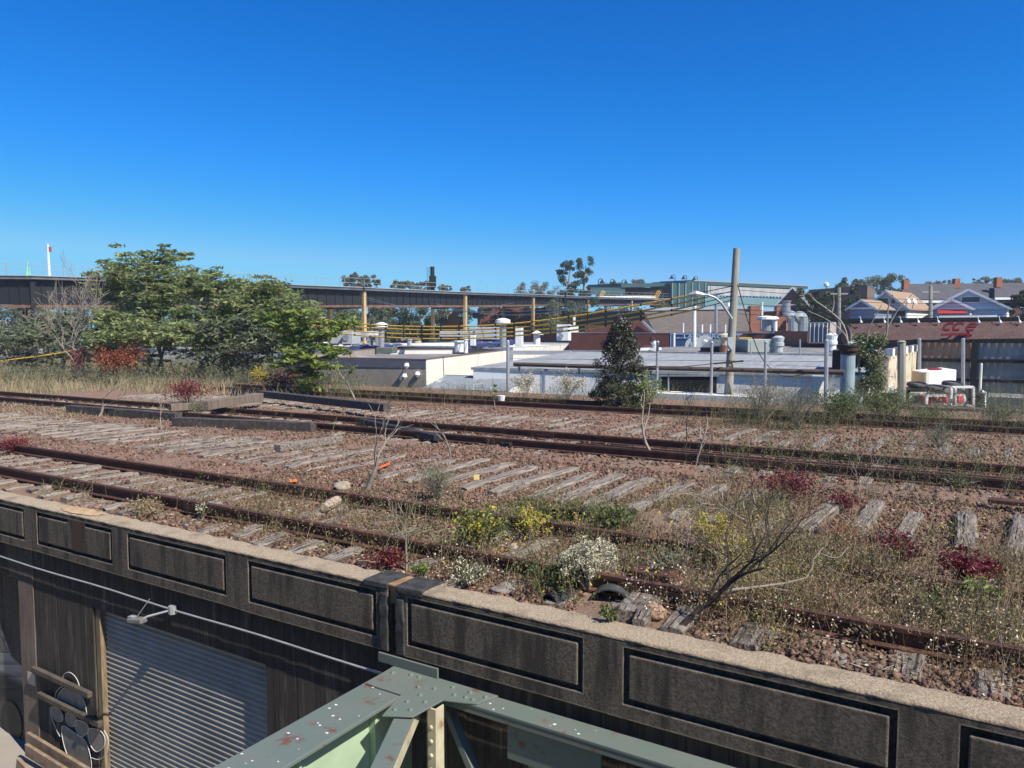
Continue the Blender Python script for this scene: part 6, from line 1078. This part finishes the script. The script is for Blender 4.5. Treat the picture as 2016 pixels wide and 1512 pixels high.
shrub('tall leafy weed with yellow green leaves beside the deep red shrub', 1922, 1215, 50, 110, l_yg, 260, .09, .022, 5, name='leafy_weed', cat='weed')
shrub('small light green plant at the tarred joint on the coping', 830, 1135, 40, 28, l_yg, 260, .07, .014, 10, name='leafy_weed', cat='weed')
shrub('small green plant by the rubber mat at the coping', 1200, 1228, 35, 40, l_weed, 300, .05, .016, 8, name='leafy_weed', cat='weed')
shrub('little fern like plant right of the shiny rubber pad', 1095, 1160, 35, 50, l_weed, 260, .05, .014, 8, name='leafy_weed', cat='weed')
shrub('white aster clump by the near rail on the left', 395, 1022, 40, 30, l_weed, 220, .05, .014, 9, name='flowering_shrub', flower=l_wht, nf=160, fl=.024)
shrub('weedy brown clump hanging by the rust stained coping', 290, 1012, 130, 28, l_brown, 900, .05, .018, 22, name='leafy_weed', cat='weed')
def sapling(label, bx, by, wpx, hpx, depth=2, mat=None, trunk=.014, shift=(0, 0), name='sapling', leaf=None, n=0, cat='sapling', spread=.55):
    b = deck(bx, by); Y = b.y; t = thing(name, label, cat, b); mb = MB(); tips = []; grow(mb, b - Vector((0, 0, .03)), Vector((shift[0], shift[1], 1)), 1, trunk * 2.2, depth, tips, spread, (2, 3), .2, .1, n=5, minr=.006)
    tp = fit(mb, tips, b, wpx * K(Y), hpx * K(Y)); A = np.array(mb.v); mb.build('stem', mat or m_bark, t)
    if leaf: P = clumps(tp, .07, n, .8); V, Fq = quads(P, .09, .035, rng.normal(size=(n, 3)) + np.array([0, 0, -.3])); npmesh('leaves', V, Fq, leaf, t)
sapling('bare forked grey sapling standing behind the near track', 722, 965, 100, 175, 3, trunk=.03, shift=(.2, 0))
sapling('thin bare forked sapling left of the feathery weed', 888, 905, 55, 105, 2)
sapling('tall thin pale sapling with a few yellow leaves in front of the conifer', 1282, 905, 40, 165, 2, m_twig, leaf=l_yg, n=70)
sapling('thin reddish sapling with sparse twigs right of the conifer', 1352, 890, 45, 130, 2, m_dtwig)
sapling('thin bare stem right of the reddish sapling', 1370, 915, 30, 100, 1, m_twig)
sapling('small bare white twigged sapling on the right by the middle rail', 1690, 985, 70, 110, 3, m_twig, spread=.8)
sapling('forked bare sapling rooted at the near rail left of the yellow bush', 800, 1120, 55, 175, 2, m_twig)
sapling('straight pale stake like sapling in the ties on the left', 318, 845, 18, 80, 1, m_twig)
sapling('dry pale sapling stem beside the dry grass', 195, 820, 50, 75, 2, m_twig)
sapling('slim leafy sapling at the white bucket on the far track', 975, 805, 22, 45, 1, leaf=l_weed, n=60)
sapling('thin leaning twig sapling above the tall leafy weed on the right', 1975, 1350, 50, 130, 2, m_twig)
sapling('dry branching stems over the bright yellow bush', 1330, 1120, 130, 120, 3, m_twig, spread=.8)
sapling('bare twiggy stems crossing the crimson shrub', 1500, 1095, 150, 150, 3, m_twig, spread=.8)
sapling('leafy sapling with dark leaves at the far track by the stucco wall', 700, 790, 60, 75, 2, leaf=l_yg, n=260)
for x, y, w_, h_, m_, n_, l_ in ((1480, 1190, 130, 75, l_yel, 260, 'brown twiggy tangle with yellow leaves right of the dead branch'), (1600, 1150, 150, 70, l_yg, 320, 'olive tangle with thin curved stems on the near rail'), (1320, 1150, 120, 80, l_sage, 600, 'grey green tangle around the rusted tie plate'), (1440, 1130, 130, 90, l_yel, 380, 'yellow flecked tangle below the bright yellow bush'), (1560, 1090, 120, 60, l_sage, 500, 'pale tangle behind the dead branch tip'), (1780, 1200, 120, 60, l_brown, 500, 'dry brown tangle in front of the dark crimson shrub'), (1700, 1260, 130, 60, l_brown, 520, 'dry brown tangle with white asters by the slab')):
    shrub(l_, x, y, w_, h_, m_, n_, .045, .016, 30, name='weed_tangle', twig=m_twig if m_ is l_yel else m_bark, cat='weed')
# dead branch leaning over the parapet
b = deck(1335, 1238); t = thing('dead_branch', 'dark dead branch arching up from the coping, its shadow on the parapet', 'branch', b); q = MB(); tips = []
main = [b, atY(1372, 1205, b.y), atY(1408, 1175, b.y - .05), atY(1440, 1145, b.y - .1), atY(1470, 1128, b.y - .2), atY(1505, 1118, b.y - .3)]
P = [Vector(v) for v in curve_px([tuple(p) for p in main], False, 5)]; q.tube(P, [.03 - .022 * i / len(P) for i in range(len(P))], 6)
for k, dr in ((9, (.3, .3, .9)), (12, (.5, -.3, .6)), (14, (.1, .2, .9)), (17, (.5, .1, .5)), (20, (.6, -.2, .35)), (23, (.4, .2, .6))): grow(q, P[k], Vector(dr), .42, .012, 2, tips, .7, (2, 3), .3, .0, minr=.0035)
q.build('limb', m_dtwig, t); q = MB(); grow(q, P[12], Vector((.8, .2, .1)), .8, .01, 3, tips, .7, (2, 3), .3, 0, minr=.003); q.build('twigs', m_twig, t)
# vine covered stump with dead limbs by the stack
b = atY(1702, 800, 31); t = thing('vine_stump', 'vine smothered dead tree with bare limbs right of the steel stack', 'tree', b); q = MB()
for path, r in ((((1702, 800), (1712, 740), (1722, 705), (1745, 660), (1748, 610), (1758, 580)), .07), (((1706, 770), (1690, 720), (1705, 680), (1712, 645), (1736, 600)), .05), (((1690, 800), (1700, 750), (1730, 700)), .05), (((1712, 712), (1735, 735), (1760, 742)), .03), (((1735, 668), (1768, 610), (1800, 575)), .035)):
    P = [Vector(v) for v in curve_px([tuple(atY(x, y, 31 - .1 * i)) for i, (x, y) in enumerate(path)], False, 4)]; q.tube(P, [r * (1 - .75 * i / len(P)) for i in range(len(P))], 6)
q.build('trunk', m_bark, t); cs = [atY(U(1685, 1735), U(665, 720), 31 + U(-.4, .4)) for _ in range(26)] + [atY(U(1715, 1732), U(720, 800), 31 + U(-.3, .3)) for _ in range(14)] + [atY(U(1690, 1710), U(740, 800), 31 + U(-.3, .3)) for _ in range(6)]
P = clumps(cs, .3, 7500, .9); V, Fq = quads(P, .13 * rng.uniform(.6, 1.3, len(P)), .06, leafdir(len(P), .8)); npmesh('crown', V, Fq, LF('vine green', (.12, .15, .06), .5, .25, (.2, .2, .11), 2), t)
b = atY(1668, 697, 33); t = thing('bare_shrub', 'bare pale dead limbs spreading left above the rusty stack cap', 'shrub', atY(1668, 760, 33)); q = MB()
for path, r in ((((1668, 760), (1670, 690), (1660, 640), (1630, 610), (1605, 592), (1594, 578)), .06), (((1672, 720), (1668, 670), (1650, 645), (1620, 625), (1590, 612)), .04), (((1638, 616), (1642, 596), (1640, 575)), .025), (((1672, 690), (1676, 660), (1668, 640)), .03), (((1660, 650), (1645, 660), (1622, 640), (1600, 640)), .025)):
    P = [Vector(v) for v in curve_px([tuple(atY(x, y, 33 + .1 * i)) for i, (x, y) in enumerate(path)], False, 4)]; q.tube(P, [r * (1 - .75 * i / len(P)) for i in range(len(P))], 5)
q.build('limbs', m_twig, t)
# --- uncounted ground cover
P = np.concatenate([px_pts(8000, -40, 460, 716, 776, .25), px_pts(900, 440, 720, 745, 790, .3)]); P2 = px_pts(1500, -20, 330, 788, 832, .3)
stuff('dry_grass', [blades(P, rng.uniform(.2, .68, len(P)), .6, .013), blades(P2, rng.uniform(.05, .2, len(P2)), .9, .012)], l_dry, 'tall dry straw coloured grass on the bank')
P = np.concatenate([px_pts(700, -30, 700, 722, 776, .3), px_pts(900, 640, 1250, 768, 800, .4), px_pts(1700, 1250, 2030, 772, 850, .3), px_pts(420, 1380, 2016, 850, 960, .4), px_pts(300, 0, 900, 960, 1120, .6), px_pts(1100, 860, 1560, 990, 1190, .9, lo=-.1, hi=.4), px_pts(480, 1480, 2030, 1040, 1330, .9, lo=-.05, hi=.45), px_pts(160, 100, 1000, 800, 900, .4)])
a, b_, _ = weeds(P, rng.uniform(.08, .42, len(P)) * (1 + .4 * (P[:, 1] > 18)) * low(P), .7, 16, .045, .014, .0035, .05, .02)
stuff('weed_foliage', [b_], l_weed, 'low green weeds scattered over the deck'); stuff('weed_stems', [a], l_brown, 'thin stems of the low weeds')
P = np.concatenate([px_pts(1100, 1420, 2030, 770, 850, .35), px_pts(500, 640, 1300, 772, 800, .4), px_pts(300, 1350, 2016, 860, 1000, .5)])
a, b_, _ = weeds(P, rng.uniform(.25, .8, len(P)) * low(P), .6, 26, .04, .008, .004, .06, .2); stuff('sage_weeds', [a, b_], l_sage, 'feathery grey green weeds along the far edge')
P = np.concatenate([px_pts(2400, 1230, 1700, 980, 1220, .9, lo=-.2, hi=.35), px_pts(2800, 1380, 2030, 1090, 1400, .9, lo=-.2, hi=.4), px_pts(500, 850, 1250, 1000, 1180, .5), px_pts(1000, 1400, 2030, 900, 1150, .7), px_pts(500, 0, 800, 980, 1140, .6)])
P = P[[i for i, p in enumerate(P) if sd(Vector(p))[1] > 6.12]]
a, b_, tip = weeds(P, rng.uniform(.12, .6, len(P)), 1.3, 9, .035, .009, .0026, .06, .2); stuff('dry_weeds', [a, b_], l_brown, 'tangled dry brown weeds over the near track')
P = np.concatenate([px_pts(300, 1500, 2030, 1190, 1390, .9), px_pts(260, 1240, 1560, 1060, 1230, .6), px_pts(90, 860, 1010, 1100, 1160, .6)]); a, b_, tip = weeds(P, rng.uniform(.1, .38, len(P)), .8, 6, .03, .008, .002, .04, .2)
tip = tip[rng.uniform(0, 1, len(tip)) < .5]; Q = np.repeat(tip, 4, 0) + rng.normal(size=(len(tip) * 4, 3)) * .035; stuff('aster_flowers', [quads(Q, .019, .017)], l_wht, 'tiny white aster flowers over the near weeds'); stuff('aster_stems', [a, b_], l_brown, 'dark stems of the white asters')
P = np.concatenate([px_pts(9000, 0, 2016, 820, 1400, .5), px_pts(3000, 300, 1500, 860, 1100, .7)]); P[:, 2] += rng.uniform(.0, .05, len(P)); D = rng.normal(size=(len(P), 3)); D[:, 2] *= .2
stuff('leaf_litter', [quads(P, .05 * rng.uniform(.4, 1.3, len(P)), .022, D)], LF('litter', (.3, .22, .14), .6, .1, (.42, .36, .26), 3), 'scattered dead leaves and wood chips on the ballast')
P = np.concatenate([px_pts(900, 860, 1600, 990, 1200, 1.0, lo=.0, hi=.5), px_pts(250, 1200, 2016, 900, 1300, 1.0, lo=.05, hi=.5)]); P[:, 2] += rng.uniform(.03, .3, len(P)); stuff('yellow_leaves', [quads(P, .045 * rng.uniform(.6, 1.3, len(P)), .02)], l_yel, 'yellow leaves flecked through the near weeds')
P = px_pts(500, 560, 2016, 880, 1330, .4); D = rng.normal(size=(len(P), 3)); D[:, 2] *= .15; P[:, 2] += .04; stuff('dry_twigs', [quads(P, rng.uniform(.15, .5, len(P)), .008, D)], m_twig, 'fallen pale twigs lying about the ballast')

P = np.concatenate([px_pts(1500, -40, 560, 716, 765, .15), px_pts(300, 480, 720, 740, 775, .3)]); a, b_, _ = weeds(P, rng.uniform(.4, 1.2, len(P)), .6, 22, .11, .03, .008, .12, .1); stuff('bank_weeds', [a, b_], l_sage, 'tall olive weeds on the bank under the leafy trees')

# --- thin air haze over the far town
q = MB(); q.box(Vector((0, 250, -1.5)), 920, 640, 28); hz = q.build('haze', bpy.data.materials.new('haze air')); hm = hz.data.materials[0]; hm.use_nodes = True; hn = hm.node_tree; hn.nodes.remove(hn.nodes['Principled BSDF'])
pv_ = hn.nodes.new('ShaderNodeVolumePrincipled'); pv_.inputs['Color'].default_value = (.82, .9, 1, 1); pv_.inputs['Density'].default_value = .0004; hn.links.new(pv_.outputs[0], hn.nodes['Material Output'].inputs['Volume']); tag(hz, kind='stuff')
